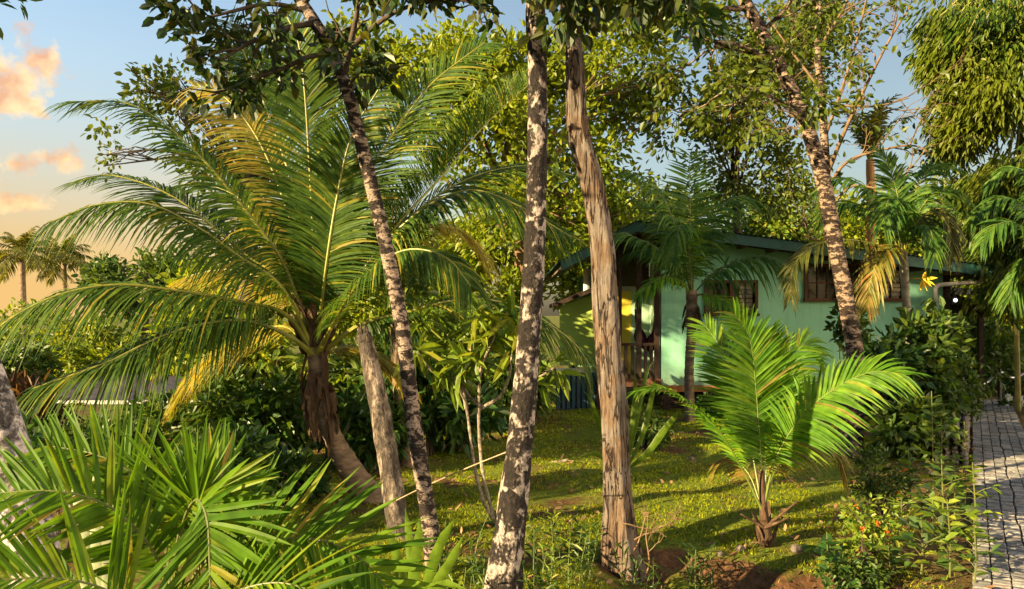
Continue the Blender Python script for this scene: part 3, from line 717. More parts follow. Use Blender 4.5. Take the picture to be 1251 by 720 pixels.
def build_house():
    RX, RZ = hx(778, 16.35), hz(279, 16.35)            # ridge at the gable front
    EX, EZ = hx(1218, 16.35), hz(335, 16.35)           # right eave
    LX, LZ = hx(687, 16.35), hz(327, 16.35)            # left eave
    def top(x): return RZ + (EZ - RZ) * (x - RX) / (EX - RX) if x > RX else RZ + (LZ - RZ) * (x - RX) / (LX - RX)
    root = thing('house', 'small teal green wooden house on low stilts with dark green sloping roof and a porch', 'house', (hx(980), HD + 2.5, gz(hx(980), HD)))
    zb = hz(471)
    x0, x1 = hx(808), hx(1152)
    wins = [(hx(864), hx(922), hz(383), hz(346)), (hx(986), hx(1103), hz(365), hz(326))]
    mb = MB(); xs = [x0]
    for a, b, c, d in wins: xs += [a, b]
    xs.append(x1)
    def strip(a, b, za, zt=None):
        mb.prism([(a, za), (b, za), (b, (top(b) - .02) if zt is None else zt), (a, (top(a) - .02) if zt is None else zt)], HD, HD + .14)
    for i in range(len(xs) - 1):
        if i % 2 == 0: strip(xs[i], xs[i + 1], zb)
        else:
            w = wins[i // 2]; strip(w[0], w[1], zb, w[2]); strip(w[0], w[1], w[3])
    # right side, back, left (porch side) walls, floor
    yb = HD + 6
    mb.box(x1 - .14, x1, HD + .142, yb, zb, top(x1) - .05)
    mb.box(hx(735), x1 - .15, yb, yb + .14, zb, EZ + .25)
    mb.build('wall', M['wall_teal'], root)
    mb = MB(); mb.box(x0, x1 - .15, HD + .15, yb - .01, zb, zb + .06); mb.build('floor_slab', M['darkwood'], root)
    # sill beam and stilts
    mb = MB(); mb.box(x0 - .02, x1 + .02, HD - .05, HD + .16, zb - .13, zb - .004); mb.build('sill_beam', M['sunlit_sillwood'], root)
    for px in (815, 865, 915, 970, 1030, 1090, 1145):
        for y in (HD + .05, HD + 3):
            mb = MB(); mb.box(hx(px) - .07, hx(px) + .07, y - .05, y + .08, -.1, zb - .131); mb.build('stilt', M['darkwood'], root)
    mb = MB()
    for i in range(5): mb.box(x0 + .05, x1 - .05, HD + .3 + .02 * i, HD + .33 + .02 * i, .12 + i * .09, .19 + i * .09)
    mb.build('crawl_boards', M['darkwood'], root)
    # windows
    for wi, (a, b, c, d) in enumerate(wins):
        mb = MB(); t = .06; yf = HD - .045; y2 = HD + .10
        mb.box(a - t, b + t, yf, y2, d, d + t); mb.box(a - t - .02, b + t + .02, yf - .05, y2, c - t, c)
        mb.box(a - t, a, yf, y2, c + .001, d - .001); mb.box(b, b + t, yf, y2, c + .001, d - .001)
        nm = 3 if wi else 2
        for i in range(1, nm):
            x = a + (b - a) * i / nm; mb.box(x - .035, x + .035, yf, y2, c + .001, d - .001)
        f = mb.build('window', M['brownwood'], root)
        mb = MB(); mb.box(a + .001, b - .001, HD + .06, HD + .075, c + .001, d - .001); mb.build('pane', M['glass'], f)
        mb = MB()
        for i in range(nm):
            p0 = a + (b - a) * i / nm + .036; p1 = a + (b - a) * (i + 1) / nm - .036
            for q in (1 / 3, 2 / 3):
                x = p0 + (p1 - p0) * q; mb.box(x - .012, x + .012, HD + .03, HD + .055, c + .002, d - .002)
            for q in (.5,):
                z = c + (d - c) * q; mb.box(p0, p1, HD + .032, HD + .053, z - .012, z + .012)
        mb.build('muntin', M['brownwood'], f)
        mb = MB()
        p0 = a + (b - a) * (nm - 1) / nm + .05; p1 = b - .03
        for q in range(6):
            z = c + .06 + (d - c - .1) * q / 6; mb.box(p0 + (p1 - p0) * .35, p1, HD + .057, HD + .0595, z, z + .06)
        mb.build('louvre', M['louvre'], f)
    # roof: two slopes with green boards along the front edges
    th = .10; y0, y1 = 16.3, HD + 6.6
    mb = MB(); mb.prism([(RX, RZ), (EX, EZ), (EX, EZ + th), (RX, RZ + th)], y0 + .05, y1); mb.prism([(LX, LZ), (RX - .002, RZ), (RX - .002, RZ + th), (LX, LZ + th)], y0 + .05, y1)
    roof = mb.build('roof', M['soffit'], root)
    mb = MB(); mb.prism([(RX, RZ - .07), (EX + .03, EZ - .07), (EX + .03, EZ + th + .03), (RX, RZ + th + .03)], y0, y0 + .045)
    mb.prism([(LX - .03, LZ - .07), (RX - .002, RZ - .07), (RX - .002, RZ + th + .03), (LX - .03, LZ + th + .03)], y0, y0 + .045)
    mb.build('fascia_board', M['fascia'], roof)
    mb = MB()
    n = 70
    for sl in ((RX, RZ, EX + .1, EZ - .01), (LX - .1, LZ - .05, RX, RZ)):
        for i in range(n):
            a = i / n; b = (i + .5) / n; c = (i + 1) / n
            P = lambda q, h: (sl[0] + (sl[2] - sl[0]) * q, sl[1] + (sl[3] - sl[1]) * q + th + .012 + h)
            v = [];
            for q, h in ((a, 0), (b, .03), (c, 0)):
                x, z = P(q, h); v += [(x, y0 - .04, z + .02), (x, y1 + .04, z + .02)]
            mb.add(v, [(0, 2, 3, 1), (2, 4, 5, 3)])
    mb.build('roofing_sheet', M['fascia'], roof)
    for x in np.linspace(RX + .4, EX - .2, 12): mb = MB(); mb.box(x - .03, x + .03, y0 + .06, HD - .01, top(x) - .10, top(x) - .012); mb.build('rafter', M['soffit'], roof)
    # porch ---------------------------------------------------------------
    pf = hz(463); pl, pr = hx(733), x0
    mb = MB(); mb.box(pl, pr - .005, HD - .02, HD + 1.6, pf - .16, pf); mb.build('porch_floor', M['brownwood'], root)
    for px, w in ((733, .06), (758, .03), (781, .05), (803, .05)):
        x = hx(px); mb = MB(); mb.box(x - w, x + w, HD + .0, HD + .12, -.05 if px < 750 else pf + .001, top(x) - .03); mb.build('porch_post', M['darkwood'], root)
    mb = MB(); zr = hz(421); mb.box(hx(757), hx(801), HD + .02, HD + .08, zr - .03, zr + .03); rail = mb.build('porch_railing', M['darkwood'], root)
    for px in (765, 773, 789, 796):
        x = hx(px); mb = MB(); mb.box(x - .035, x + .035, HD + .035, HD + .07, pf + .002, zr - .031); mb.build('baluster', M['darkwood'], rail)
    # back wall of the porch: yellow jamb, mint door, louvred vent, lime side
    yb2 = HD + 1.5
    mb = MB(); mb.box(hx(738, 18.5), hx(771, 18.5), yb2, yb2 + .1, pf, hz(352, 18.5)); mb.build('yellow_wall', M['wall_yellow'], root)
    mb = MB(); mb.box(hx(771, 18.5) + .003, x0 + .001, yb2, yb2 + .1, pf, hz(352, 18.5)); mb.box(x0 + .002, x0 + .13, HD + .16, yb2 - .01, zb + .07, top(x0) - .04)
    mb.build('mint_wall', M['wall_mint'], root)
    mb = MB()
    for i in range(12): mb.box(hx(738, 18.5), x0, yb2 + .004 * (i % 2), yb2 + .1, hz(350, 18.5) + i * .085, hz(350, 18.5) + i * .085 + .08)
    mb.build('upper_boards', M['soffit'], root)
    mb = MB(); mb.box(hx(738, 18.5), x0, yb2 - .02, yb2 - .002, hz(356, 18.5), hz(350, 18.5)); mb.build('white_trim', M['white'], root)
    # lime annex left of the porch with its own little roof and slatted skirt
    ax0, ax1, ay = hx(683), hx(732), HD + .25; ly = HD + 1.55; ad = ly
    mb = MB(); mb.prism([(hx(684, ad), hz(452)), (hx(736, ad), hz(452)), (hx(736, ad), hz(356, ad)), (hx(684, ad), hz(375, ad))], ly, ly + .12); mb.build('lime_wall', M['wall_lime'], root)
    mb = MB(); mb.prism([(hx(676, ad), hz(376, ad)), (hx(737, ad), hz(351, ad)), (hx(737, ad), hz(346, ad)), (hx(676, ad), hz(371, ad))], ly - .3, ly + 2)
    mb.build('annex_roof', M['darkwood'], root)
    mb = MB(); mb.box(hx(681), hx(732), ay + .08, ly - .01, hz(462), hz(456)); mb.build('side_deck', M['darkwood'], root)
    mb = MB(); mb.tube([(hx(717, 19), 19, hz(372, 19)), (hx(717, 19), 19, hz(328, 19))], .085, sides=10); mb.build('vent_pipe', M['white'], root)
    mb = MB(); mb.box(hx(680), hx(733), ay - .06, ay + .02, hz(456), hz(451)); sk = mb.build('skirt_rail', M['white'], root)
    mb = MB()
    for px in np.arange(681, 733, 6.2):
        mb.box(hx(px), hx(px + 4.3), ay - .03, ay, -.05, hz(456) - .002)
    mb.build('skirt_slats', M['tealslat'], root)
    mb = MB(); mb.box(hx(680), hx(733), ay + .03, ay + .06, -.05, hz(457)); mb.build('skirt_backing', M['darkwood'], root)
    # right end: corner board, lean-to with tin, drain pipe
    mb = MB(); mb.box(x1 + .002, x1 + .14, HD - .02, HD + .14, 0, top(x1) - .03); mb.build('corner_post', M['darkwood'], root)
    mb = MB(); r = .045; d2 = 16.6
    mb.tube(spline([(hx(1143, d2), d2, hz(400, d2)), (hx(1143, d2), d2, hz(356, d2)), (hx(1145, d2), d2, hz(350, d2)), (hx(1152, d2), d2, hz(348, d2)), (hx(1185, d2), d2, hz(345.5, d2)), (hx(1216, d2), d2, hz(342, d2))], 40), r, sides=10)
    mb.tube([(hx(1143, d2), d2, 0), (hx(1143, d2), d2, hz(399, d2))], r, sides=10)
    mb.build('drain_pipe', M['pipe'], root, smooth=True)
    mb = MB(); mb.prism([(hx(1160), hz(353)), (hx(1240), hz(383)), (hx(1240), hz(378)), (hx(1160), hz(348))], HD + .6, HD + 4); lt = mb.build('lean_to_roof', M['darkwood'], root)
    mb = MB()
    for i in range(16):
        x = hx(1163 + i * 2.8); mb.box(x, x + .032, HD + .57, HD + .62, hz(356) - .012 * i * .5, hz(347) - .006 * i)
    mb.build('tin_trim', M['tin_light'], lt)
    for i in range(4):
        x = hx(1175 + i * 18); mb = MB(); mb.box(x - .04, x + .04, HD + .55, HD + 3.9, hz(365 + i * 6.5) - .05, hz(365 + i * 6.5) + .02); mb.build('lean_to_beam', M['darkwood'], lt)
    mb = MB(); mb.box(hx(1233) - .05, hx(1233) + .05, HD + 1.0, HD + 1.1, 0, hz(382)); mb.build('lean_to_post', M['darkwood'], lt)


build_house()

# hammock hung on the porch
def build_hammock():
    root = thing('hammock', 'maroon cloth hammock bunched up and hanging between the porch posts', 'hammock', (hx(792), HD + .4, hz(425)))
    mb = MB(); d = HD + .35
    p = spline([at(776, 378, d), at(779, 395, d), at(783, 415, d), at(793, 424, d - .05), at(800, 408, d - .05), at(803, 380, d)], 40)
    u = np.linspace(0, 1, 40)
    mb.tube(p, .02 + .13 * np.sin(u * math.pi) ** 1.5 * (.8 + .25 * np.sin(u * 23)), sides=12); mb.build('cloth', M['maroon'], root, smooth=True)
    mb = MB(); mb.tube([at(776, 378, d), at(779, 345, d - .2)], .012, 5); mb.build('rope', M['twine'], root); mb = MB(); mb.tube([at(803, 380, d), at(804, 345, d - .2)], .012, 5); mb.build('rope', M['twine'], root)
build_hammock()

# floodlight under the lean-to
fl = thing('floodlight', 'small lit floodlight mounted under the lean-to at the house corner', 'lamp', at(1166, 367, 17.2))
mb = MB(); c_ = at(1166, 367, 17.2); mb.box(c_[0] - .07, c_[0] + .07, 17.17, 17.27, c_[2] - .08, c_[2] + .08); mb.box(c_[0] - .015, c_[0] + .015, 17.2, 17.25, c_[2] + .081, c_[2] + .2); mb.build('housing', M['iron'], fl)
mb = MB(); mb.tube([(c_[0], 17.15, c_[2]), (c_[0], 17.168, c_[2])], .035, sides=14); mb.build('lamp_face', M['lamp'], fl)


# ------------------------------------------------------------------ things beside the path
def build_rail():
    root = thing('metal_handrail', 'dark iron handrail with curved arms standing at the far end of the path', 'handrail', at(1208, 488, 20.3))
    d = 20.6
    for px, y0, y1, dd in ((1198, 440, 490, 20.3), (1221, 425, 491, 20.2), (1216, 430, 488, 21.2), (1245, 435, 488, 21)):
        mb = MB(); a = at(px, y1, dd); a[2] = -.05; mb.tube([a, at(px, y0, dd)], .045, sides=8); mb.build('post', M['iron'], root)
    mb = MB()
    mb.tube(spline(pxs([(1173, 455, 19.8), (1180, 470, 19.9), (1193, 471, 20.1), (1206, 467, 20.3), (1222, 455, 20.3), (1238, 462, 20.4), (1262, 450, 20.4)]), 40), .035, sides=7)
    mb.tube(spline(pxs([(1208, 440, 20.3), (1209, 416, 20.3), (1212, 411, 20.3), (1214, 425, 20.3), (1213, 446, 20.3)]), 24), .022, sides=7)
    mb.build('curved_bar', M['steel'], root, smooth=True)
    a = at(1206, 447, 20.3); mb = MB(); mb.box(a[0] - .25, a[0] + .2, 20.1, 20.5, a[2] - .015, a[2] + .02); mb.build('plate', M['steel'], root)
build_rail()


def build_edging():
    root = thing('stone_edging', 'low rough stone edging wall along the left side of the path', 'wall', (6.2, 11.6, 0))
    mb = MB(); dv = nrm(np.array((.5625, 1, 0))); sv = np.array((dv[1], -dv[0], 0))
    for r in range(6):
        t = 13.0
        while t < 17.2:
            l = rng.uniform(.10, .22); w = rng.uniform(.09, .15)
            for k in range(4):
                c = dv * (t + l / 2) + sv * (-.10 - .11 * k + rng.normal(0, .012)); c = c + np.array((0, 0, .03 + .068 * r + rng.normal(0, .008)))
                th = np.linspace(0, 2 * math.pi, 7)[:-1]
                p = np.array([c + dv * (l * s_) for s_ in (-.5, -.3, 0, .3, .5)])
                mb.tube(p, np.array([.02, .045, .052, .045, .02]) * rng.uniform(.8, 1.15), sides=6)
            t += l * .9
    mb.build('stonework', M['stone'], root)
build_edging()

def build_line():
    o = MB(); o.tube(spline([at(483, 612, 7.66), at(520, 594, 7.2), at(580, 568, 6.45), at(638, 545, 5.78)], 30), .005, sides=5)
    tag(o.build('washing_line', M['twine']), 'thin slack line tied between the black and white patched trunk and the broken trunk', 'line')
build_line()


# low shed roof and utility pole down the slope on the left
def build_shed():
    d = 24.0
    root = thing('low_shed', 'low dark shed with pale roof edge down the slope behind the coconut palm', 'shed', at(165, 500, d))
    x0, x1 = hx(45, d), hx(246, d)
    mb = MB(); mb.box(x0 + .3, x1 - .2, d, d + 4, -1.4, hz(492, d)); mb.build('wall', M['darkwood'], root)
    mb = MB(); n = 60
    for i in range(n):
        a, b, c = (x0 + (x1 - x0) * (i + q) / n for q in (0, .5, 1))
        v = []
        for x, h in ((a, 0), (b, .05), (c, 0)): v += [(x, d - .4, hz(489, d) + h), (x, d + 4.4, hz(466, d) + h)]
        mb.add(v, [(0, 2, 3, 1), (2, 4, 5, 3)])
    mb.build('roof', M['tin'], root)
    mb = MB(); mb.box(x0 - .05, x1 + .05, d - .46, d - .41, hz(492, d), hz(487.5, d)); mb.build('gutter', M['white'], root)
build_shed()
up = thing('utility_pole', 'thin pale utility pole with a crossarm seen through the left fronds', 'pole', at(62, 470, 34))
mb = MB(); mb.tube([at(62, 470, 34) - np.array((0, 0, 1)), at(62, 402, 34)], .11, 8); mb.build('shaft', M['white'], up)
mb = MB(); a_ = at(62, 408, 34); mb.box(a_[0] - .7, a_[0] + .7, 33.83, 33.88, a_[2] - .06, a_[2] + .06); mb.build('crossarm', M['white'], up); mb = MB(); a_ = at(68, 438, 34); mb.box(a_[0] - .1, a_[0] + .6, 33.83, 33.88, a_[2] - .05, a_[2] + .05); mb.build('crossarm', M['white'], up)

# ------------------------------------------------------------------ palms
def coconut():
    b = at(452, 612, 9.2); root = thing('coconut_palm', 'large coconut palm with leaning trunk and wide feathery crown in the left half', 'palm tree', b)
    tp = np.array([b - np.array((0, 0, .3)), b, at(432, 580, 9.1), at(412, 545, 9.05), at(396, 505, 9), at(388, 460, 9), at(385, 400, 9)])
    trunk(root, tp, [.42, .33, .27, .22, .20, .20, .18, .12], 'palm_trunk', n=110, sides=18, ring=.035, rough=.12)
    # dry sheaths clasping and hanging off the upper trunk
    for i in range(54):
        f = rng.random() ** .7; z = 400 + 110 * f; px = np.interp(z, [400, 460, 505], [385, 388, 397]); az = rng.uniform(0, 6.28)
        c = at(px, z, 9.0) + np.array((math.cos(az) * .10, math.sin(az) * .10, 0)); hang = z > 445 or rng.random() < .4
        l = rng.uniform(.2, .5); o = np.array((math.cos(az), math.sin(az), 0))
        if hang: p = [c, c + o * .05 + np.array((0, 0, -l * .35)), c + o * rng.uniform(.02, .09) + np.array((0, 0, -l))]
        else: p = [c, c + o * .05 + np.array((0, 0, l * .5)), c + o * .2 + np.array((0, 0, l))]
        pl = spline(p, 7); s = np.array((-math.sin(az), math.cos(az), 0)) + rng.normal(0, .25, 3); wv = rng.uniform(.025, .065) * np.array([1, .95, .8, .9, .6, .55, .12]) * rng.uniform(.8, 1.2, 7)
        mb = MB(); mb.strips(pl[None], np.repeat(nrm(s)[None, None], 7, 1), wv[None], fold=.5, N=np.repeat(o[None, None], 7, 1)); mb.build('dry_sheath', M['fibre'], root, smooth=True)
    for i in range(9):
        az = rng.uniform(0, 6.28); o = np.array((math.cos(az), math.sin(az), 0)); c = at(385, 408 + rng.uniform(-8, 18), 9)
        mb = MB(); mb.tube(spline([c, c + o * .12 + np.array((0, 0, .3)), c + o * .22 + np.array((0, 0, rng.uniform(.45, .75)))], 8), np.linspace(.05, .022, 8), sides=7); mb.build('petiole_stub', M['fibre'], root)
    c0 = (386, 436, 9)
    F = [
        ([c0, (350, 330, 8.8), (310, 270, 8.7), (240, 187, 8.6), (165, 130, 8.4), (86, 124, 8.3)], 'coco', {}),
        ([c0, (345, 352, 8.6), (290, 312, 8.4), (250, 283, 8.3), (185, 250, 8.1), (120, 250, 8), (60, 272, 7.9)], 'coco', dict(droop=.75)),
        ([c0, (345, 345, 9.1), (300, 312, 9.2), (215, 243, 9.3), (140, 215, 9.4), (95, 222, 9.5)], 'coco', dict(droop=.35)),
        ([c0, (350, 385, 8.7), (290, 368, 8.3), (220, 356, 8), (150, 348, 7.8), (80, 358, 7.6), (20, 385, 7.5), (-30, 425, 7.4)], 'coco', dict(droop=.7)),
        ([c0, (355, 412, 8.7), (310, 394, 8.5), (260, 394, 8.2), (200, 410, 7.9), (130, 443, 7.6), (40, 475, 7.4)], 'coco', dict(droop=.7, mat2=1)),
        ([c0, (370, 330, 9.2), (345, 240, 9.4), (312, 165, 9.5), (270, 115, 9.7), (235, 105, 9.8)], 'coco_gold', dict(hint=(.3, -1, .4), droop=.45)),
        ([c0, (383, 300, 8.9), (378, 200, 8.8), (372, 110, 8.7), (364, 50, 8.7), (350, 20, 8.8)], 'coco', dict(hint=(0, -1, .1), droop=.25)),
        ([c0, (372, 280, 9.3), (335, 160, 9.6), (300, 70, 9.9), (280, 25, 10)], 'coco', dict(hint=(0, -1, .1), droop=.3)),
        ([c0, (405, 310, 9), (430, 250, 9), (460, 196, 9.1), (490, 150, 9.2), (530, 100, 9.3), (592, 52, 9.4)], 'coco', dict(hint=(-.3, -1, .3), droop=.25)),
        ([c0, (430, 350, 8.8), (470, 298, 8.7), (508, 262, 8.6), (545, 240, 8.5), (585, 233, 8.4), (640, 255, 8.3), (698, 290, 8.2)], 'coco', dict(droop=.55)),
        ([c0, (470, 295, 9.4), (540, 215, 9.6), (595, 150, 9.8), (650, 100, 10)], 'coco', dict(hint=(0, -.2, 1), droop=.1, vee=1.2, L=.6)),
        ([c0, (470, 300, 9.5), (520, 250, 9.6), (565, 222, 9.7), (610, 207, 9.8), (655, 203, 9.9), (700, 215, 10)], 'coco', dict(droop=.35)),
        ([c0, (440, 397, 8.9), (500, 381, 8.9), (550, 368, 9), (600, 367, 9.1), (650, 383, 9.2), (700, 418, 9.3), (722, 450, 9.3)], 'coco', dict(droop=.7, gold=1)),
        ([c0, (398, 330, 8.6), (412, 240, 8.5), (430, 165, 8.4), (462, 110, 8.3)], 'coco', dict(hint=(0, -1, .2), droop=.3)),
        ([c0, (425, 365, 8.3), (460, 325, 8), (500, 305, 7.8), (545, 315, 7.6), (575, 350, 7.5)], 'coco', dict(droop=.6, L=.65)),
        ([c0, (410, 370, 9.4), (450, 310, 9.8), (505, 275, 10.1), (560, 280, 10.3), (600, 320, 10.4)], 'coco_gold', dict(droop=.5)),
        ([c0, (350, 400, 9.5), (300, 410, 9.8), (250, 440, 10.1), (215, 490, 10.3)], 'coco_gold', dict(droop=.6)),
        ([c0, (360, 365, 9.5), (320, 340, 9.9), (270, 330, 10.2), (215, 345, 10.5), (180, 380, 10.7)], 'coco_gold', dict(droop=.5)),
        ([c0, (365, 340, 9.5), (330, 280, 9.9), (280, 235, 10.2), (225, 225, 10.4), (190, 245, 10.5)], 'coco', dict(droop=.4)),
        ([c0, (395, 340, 9.5), (425, 270, 9.9), (480, 220, 10.2), (540, 205, 10.4)], 'coco', dict(droop=.4)),
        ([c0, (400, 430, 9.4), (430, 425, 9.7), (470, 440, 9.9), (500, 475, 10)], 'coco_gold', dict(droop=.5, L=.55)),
        ([c0, (386, 330, 9.0), (392, 250, 9.1), (398, 170, 9.2)], 'coco_young', dict(hint=(0, -1, .1), vee=1.0, L=.4, droop=0)),
    ]
    for pts, mat, kw in F:
        kw = dict(kw); kw.pop('mat2', 0); kw.pop('gold', 0); kw.setdefault('L', .74)
        frond(root, pts, W=.0122, n=150, mat=mat, rr=.036, s0=.2, jit=.05, fwd=(30, 52), **kw)
coconut()


def foreground():
    root = thing('fan_leaved_palm', 'bright green bushy palm with broad leaflets filling the near left corner', 'palm plant', at(212, 1060, 3.05))
    mb = MB()
    g = at(212, 1060, 3.05); g[2] = gz(g[0], g[1])
    for dx in (-.06, 0, .07):
        mb.tube(spline([g + np.array((dx, 0, -.1)), g + np.array((dx * .8, 0, .5)), at(212, 740, 3) + np.array((dx * .5, 0, 0))], 12), np.linspace(.045, .03, 12), sides=8)
    mb.build('trunk', M['rachis_dark'], root)
    c = (212, 760, 3.0)
    F = [
        ([c, (206, 690, 3.15), (190, 625, 3.2), (162, 580, 3.2), (118, 556, 3.2), (60, 545, 3.25)], dict(L=.31, n=37, hint=(.15, -.75, .6), fwd=(30, 45), vee=.25)),
        ([c, (212, 700, 2.9), (220, 655, 2.85), (234, 620, 2.8), (246, 602, 2.8)], dict(L=.42, s0=.70, n=24, hint=(0, -1, .1), fwd=(-25, 78), vee=.12)),
        ([c, (213, 690, 2.95), (222, 640, 2.9), (236, 615, 2.85), (256, 592, 2.9), (280, 575, 2.95)], dict(L=.30, n=34, hint=(-.1, -1, .15), fwd=(15, 50), vee=.15, s0=.42)),
        ([c, (216, 685, 2.8), (226, 632, 2.7), (241, 610, 2.62), (253, 635, 2.55), (256, 690, 2.5), (258, 770, 2.45)], dict(L=.34, n=37, hint=(0, -1, -.1), fwd=(25, 50), s0=.5, vee=.1)),
        ([c, (240, 700, 2.85), (280, 668, 2.8), (340, 659, 2.75), (395, 661, 2.7), (440, 683, 2.65), (476, 722, 2.6)], dict(L=.34, n=43, hint=(0, -.75, .7), fwd=(25, 55), vee=.2, s0=.3)),
        ([c, (195, 690, 2.75), (160, 640, 2.7), (118, 612, 2.65), (60, 600, 2.6), (-20, 604, 2.6)], dict(L=.28, n=40, hint=(0, -.7, .7), fwd=(25, 50), vee=.2, s0=.3)),
        ([c, (170, 745, 2.6), (120, 717, 2.5), (60, 706, 2.45), (-10, 710, 2.4)], dict(L=.36, n=31, hint=(0, -.75, .7), fwd=(20, 50), vee=.25, s0=.3)),
        ([c, (240, 745, 2.55), (290, 722, 2.45), (340, 712, 2.4), (390, 725, 2.35)], dict(L=.34, n=29, hint=(0, -.6, .8), fwd=(20, 50), vee=.2, s0=.35)),
    ]
    for pts, kw in F: frond(root, pts, W=.0115, mat='areca', rr=.014, droop=.07, fold=.35, tipf=.6, jit=.12, seg=6, rmat='rachis_dark', **kw)
foreground()


def house_palm():
    b = at(843, 512, 15.2); b[2] = gz(b[0], b[1]); root = thing('slender_palm', 'slender palm with thin brown trunk standing before the porch corner of the house', 'palm tree', b)
    trunk(root, np.array([b - np.array((0, 0, .1)), at(842, 450, 15.2), at(845, 400, 15.2), at(845, 355, 15.2)]), [.24, .18, .17, .18, .22], 'palm_trunk', n=60, sides=12, ring=.05, rough=.1)
    for i in range(12):
        az = rng.uniform(0, 6.28); o = np.array((math.cos(az), math.sin(az), 0)); c = at(845, 365 + rng.uniform(0, 25), 15.2); l = rng.uniform(.2, .5)
        pl = spline([c, c + o * .12 + np.array((0, 0, -l * .3)), c + o * .2 + np.array((0, 0, -l))], 6); mb = MB()
        mb.strips(pl[None], np.repeat(nrm(np.array((-math.sin(az), math.cos(az), .1)))[None, None], 6, 1), np.array([[.03, .05, .05, .04, .03, .01]])); mb.build('dry_sheath', M['fibre'], root)
    c0 = (845, 362, 15.2)
    for pts, mat, kw in [
        ([c0, (868, 338, 15.1), (905, 317, 15), (940, 314, 14.9), (962, 335, 14.8)], 'darkpalm', dict(droop=.9)),
        ([c0, (832, 343, 15), (810, 339, 14.8), (793, 348, 14.7), (781, 362, 14.6)], 'coco_young', dict(droop=.6, L=.4)),
        ([c0, (835, 330, 15), (806, 305, 14.9), (775, 290, 14.8), (752, 286, 14.8), (735, 298, 14.7)], 'darkpalm', dict(droop=.7, L=.5)),
        ([c0, (844, 310, 15.3), (843, 250, 15.4), (842, 190, 15.5)], 'darkpalm', dict(hint=(0, -1, .1), droop=.1, fwd=(5, 30), L=.75)),
        ([c0, (835, 310, 15.1), (818, 258, 15), (795, 222, 15), (765, 210, 15)], 'darkpalm', dict(droop=.7)),
        ([c0, (852, 310, 15.3), (872, 262, 15.4), (902, 240, 15.5), (935, 250, 15.6)], 'darkpalm', dict(droop=.7)),
        ([c0, (842, 320, 14.8), (838, 285, 14.4), (832, 275, 14), (826, 290, 13.8), (822, 315, 13.7)], 'darkpalm', dict(droop=.7, L=.5, hint=(0, .01, 1))),
        ([c0, (862, 360, 15), (885, 368, 14.8), (905, 390, 14.6), (916, 425, 14.5)], 'coco_young', dict(droop=.6, L=.6)),
        ([c0, (825, 335, 15.4), (805, 312, 15.6), (785, 305, 15.8), (765, 312, 16)], 'darkpalm', dict(droop=.6, L=.5)),
        ([c0, (830, 310, 15.5), (805, 260, 15.8), (770, 240, 16)], 'darkpalm', dict(droop=.6)),
    ]:
        kw.setdefault('L', .72); frond(root, pts, W=.024, n=48, mat=mat, rr=.022, s0=.14, rmat='rachis_dark', **kw)
house_palm()


def young_coconut():
    b = at(935, 667, 7.45); b[2] = gz(b[0], b[1]); root = thing('young_coconut_palm', 'young coconut palm with short stem and bright upright fronds on the lawn', 'palm', b)
    mb = MB(); mb.tube(spline([b - np.array((0, 0, .08)), b + np.array((0, 0, .12)), at(932, 610, 7.4), at(930, 575, 7.4)], 20), np.interp(np.linspace(0, 1, 20), [0, .2, .5, 1], [.07, .065, .04, .028]), sides=12); mb.build('stem', M['fibre'], root, smooth=True)
    for i in range(16):
        az = rng.uniform(0, 6.28); o = np.array((math.cos(az), math.sin(az), 0)); c = b + o * .065 + np.array((0, 0, rng.uniform(0, .22))); l = rng.uniform(.08, .22)
        pl = spline([c, c + o * .03 + np.array((0, 0, l * .5)), c + o * .06 + np.array((0, 0, l))], 5); mb = MB()
        mb.strips(pl[None], np.repeat(nrm(np.array((-math.sin(az), math.cos(az), .2)))[None, None], 5, 1), np.array([[.035, .035, .028, .018, .004]])); mb.build('dry_sheath', M['fibre'], root)
    for e in ((975, 612, 7.3), (965, 632, 7.2), (905, 628, 7.35)):
        mb = MB(); mb.tube(spline([at(934, 645, 7.4), (at(934, 640, 7.4) + at(*e)) / 2 - np.array((0, 0, .02)), at(*e)], 8), np.linspace(.018, .007, 8), sides=6); mb.build('petiole_stub', M['fibre'], root)
    c0 = (932, 625, 7.4)
    for pts, kw in [
        ([c0, (928, 540, 7.4), (923, 470, 7.35), (916, 415, 7.3), (898, 385, 7.25)], dict(hint=(.1, -1, .1), droop=.2, n=64)),
        ([c0, (948, 560, 7.3), (982, 506, 7.15), (1028, 470, 7), (1068, 454, 6.9), (1104, 458, 6.8)], dict(droop=.35, n=64, hint=(-.2, -.8, .7))),
        ([c0, (905, 570, 7.25), (875, 522, 7.05), (840, 490, 6.9), (808, 474, 6.8), (782, 478, 6.7)], dict(droop=.3, n=50, L=.32, hint=(0, -.15, 1))),
        ([c0, (941, 530, 7.6), (955, 460, 7.8), (978, 422, 7.9), (1000, 432, 8)], dict(hint=(.1, -1, .3), droop=.3)),
        ([c0, (912, 520, 7.6), (888, 440, 7.8), (862, 398, 8)], dict(hint=(.1, -1, .2), droop=.25)),
        ([c0, (935, 520, 7.5), (940, 450, 7.5), (938, 408, 7.5)], dict(hint=(0, -1, .1), droop=.15, vee=.4)),
        ([c0, (950, 570, 7.6), (985, 535, 7.8), (1015, 540, 7.9), (1030, 580, 8)], dict(droop=.6, L=.35, mat='yellowpalm', label='drooping yellowed frond')),
        ([c0, (915, 580, 7.6), (890, 560, 7.8), (870, 580, 7.9)], dict(droop=.5, L=.25, mat='yellowpalm', n=24, label='short dry frond')),
    ]:
        kw.setdefault('L', .52); kw.setdefault('mat', 'coco_young'); kw.setdefault('n', 74); frond(root, pts, W=.0155, rr=.014, jit=.06, s0=.25, fold=.3, rmat='rachis_green', **kw)
young_coconut()


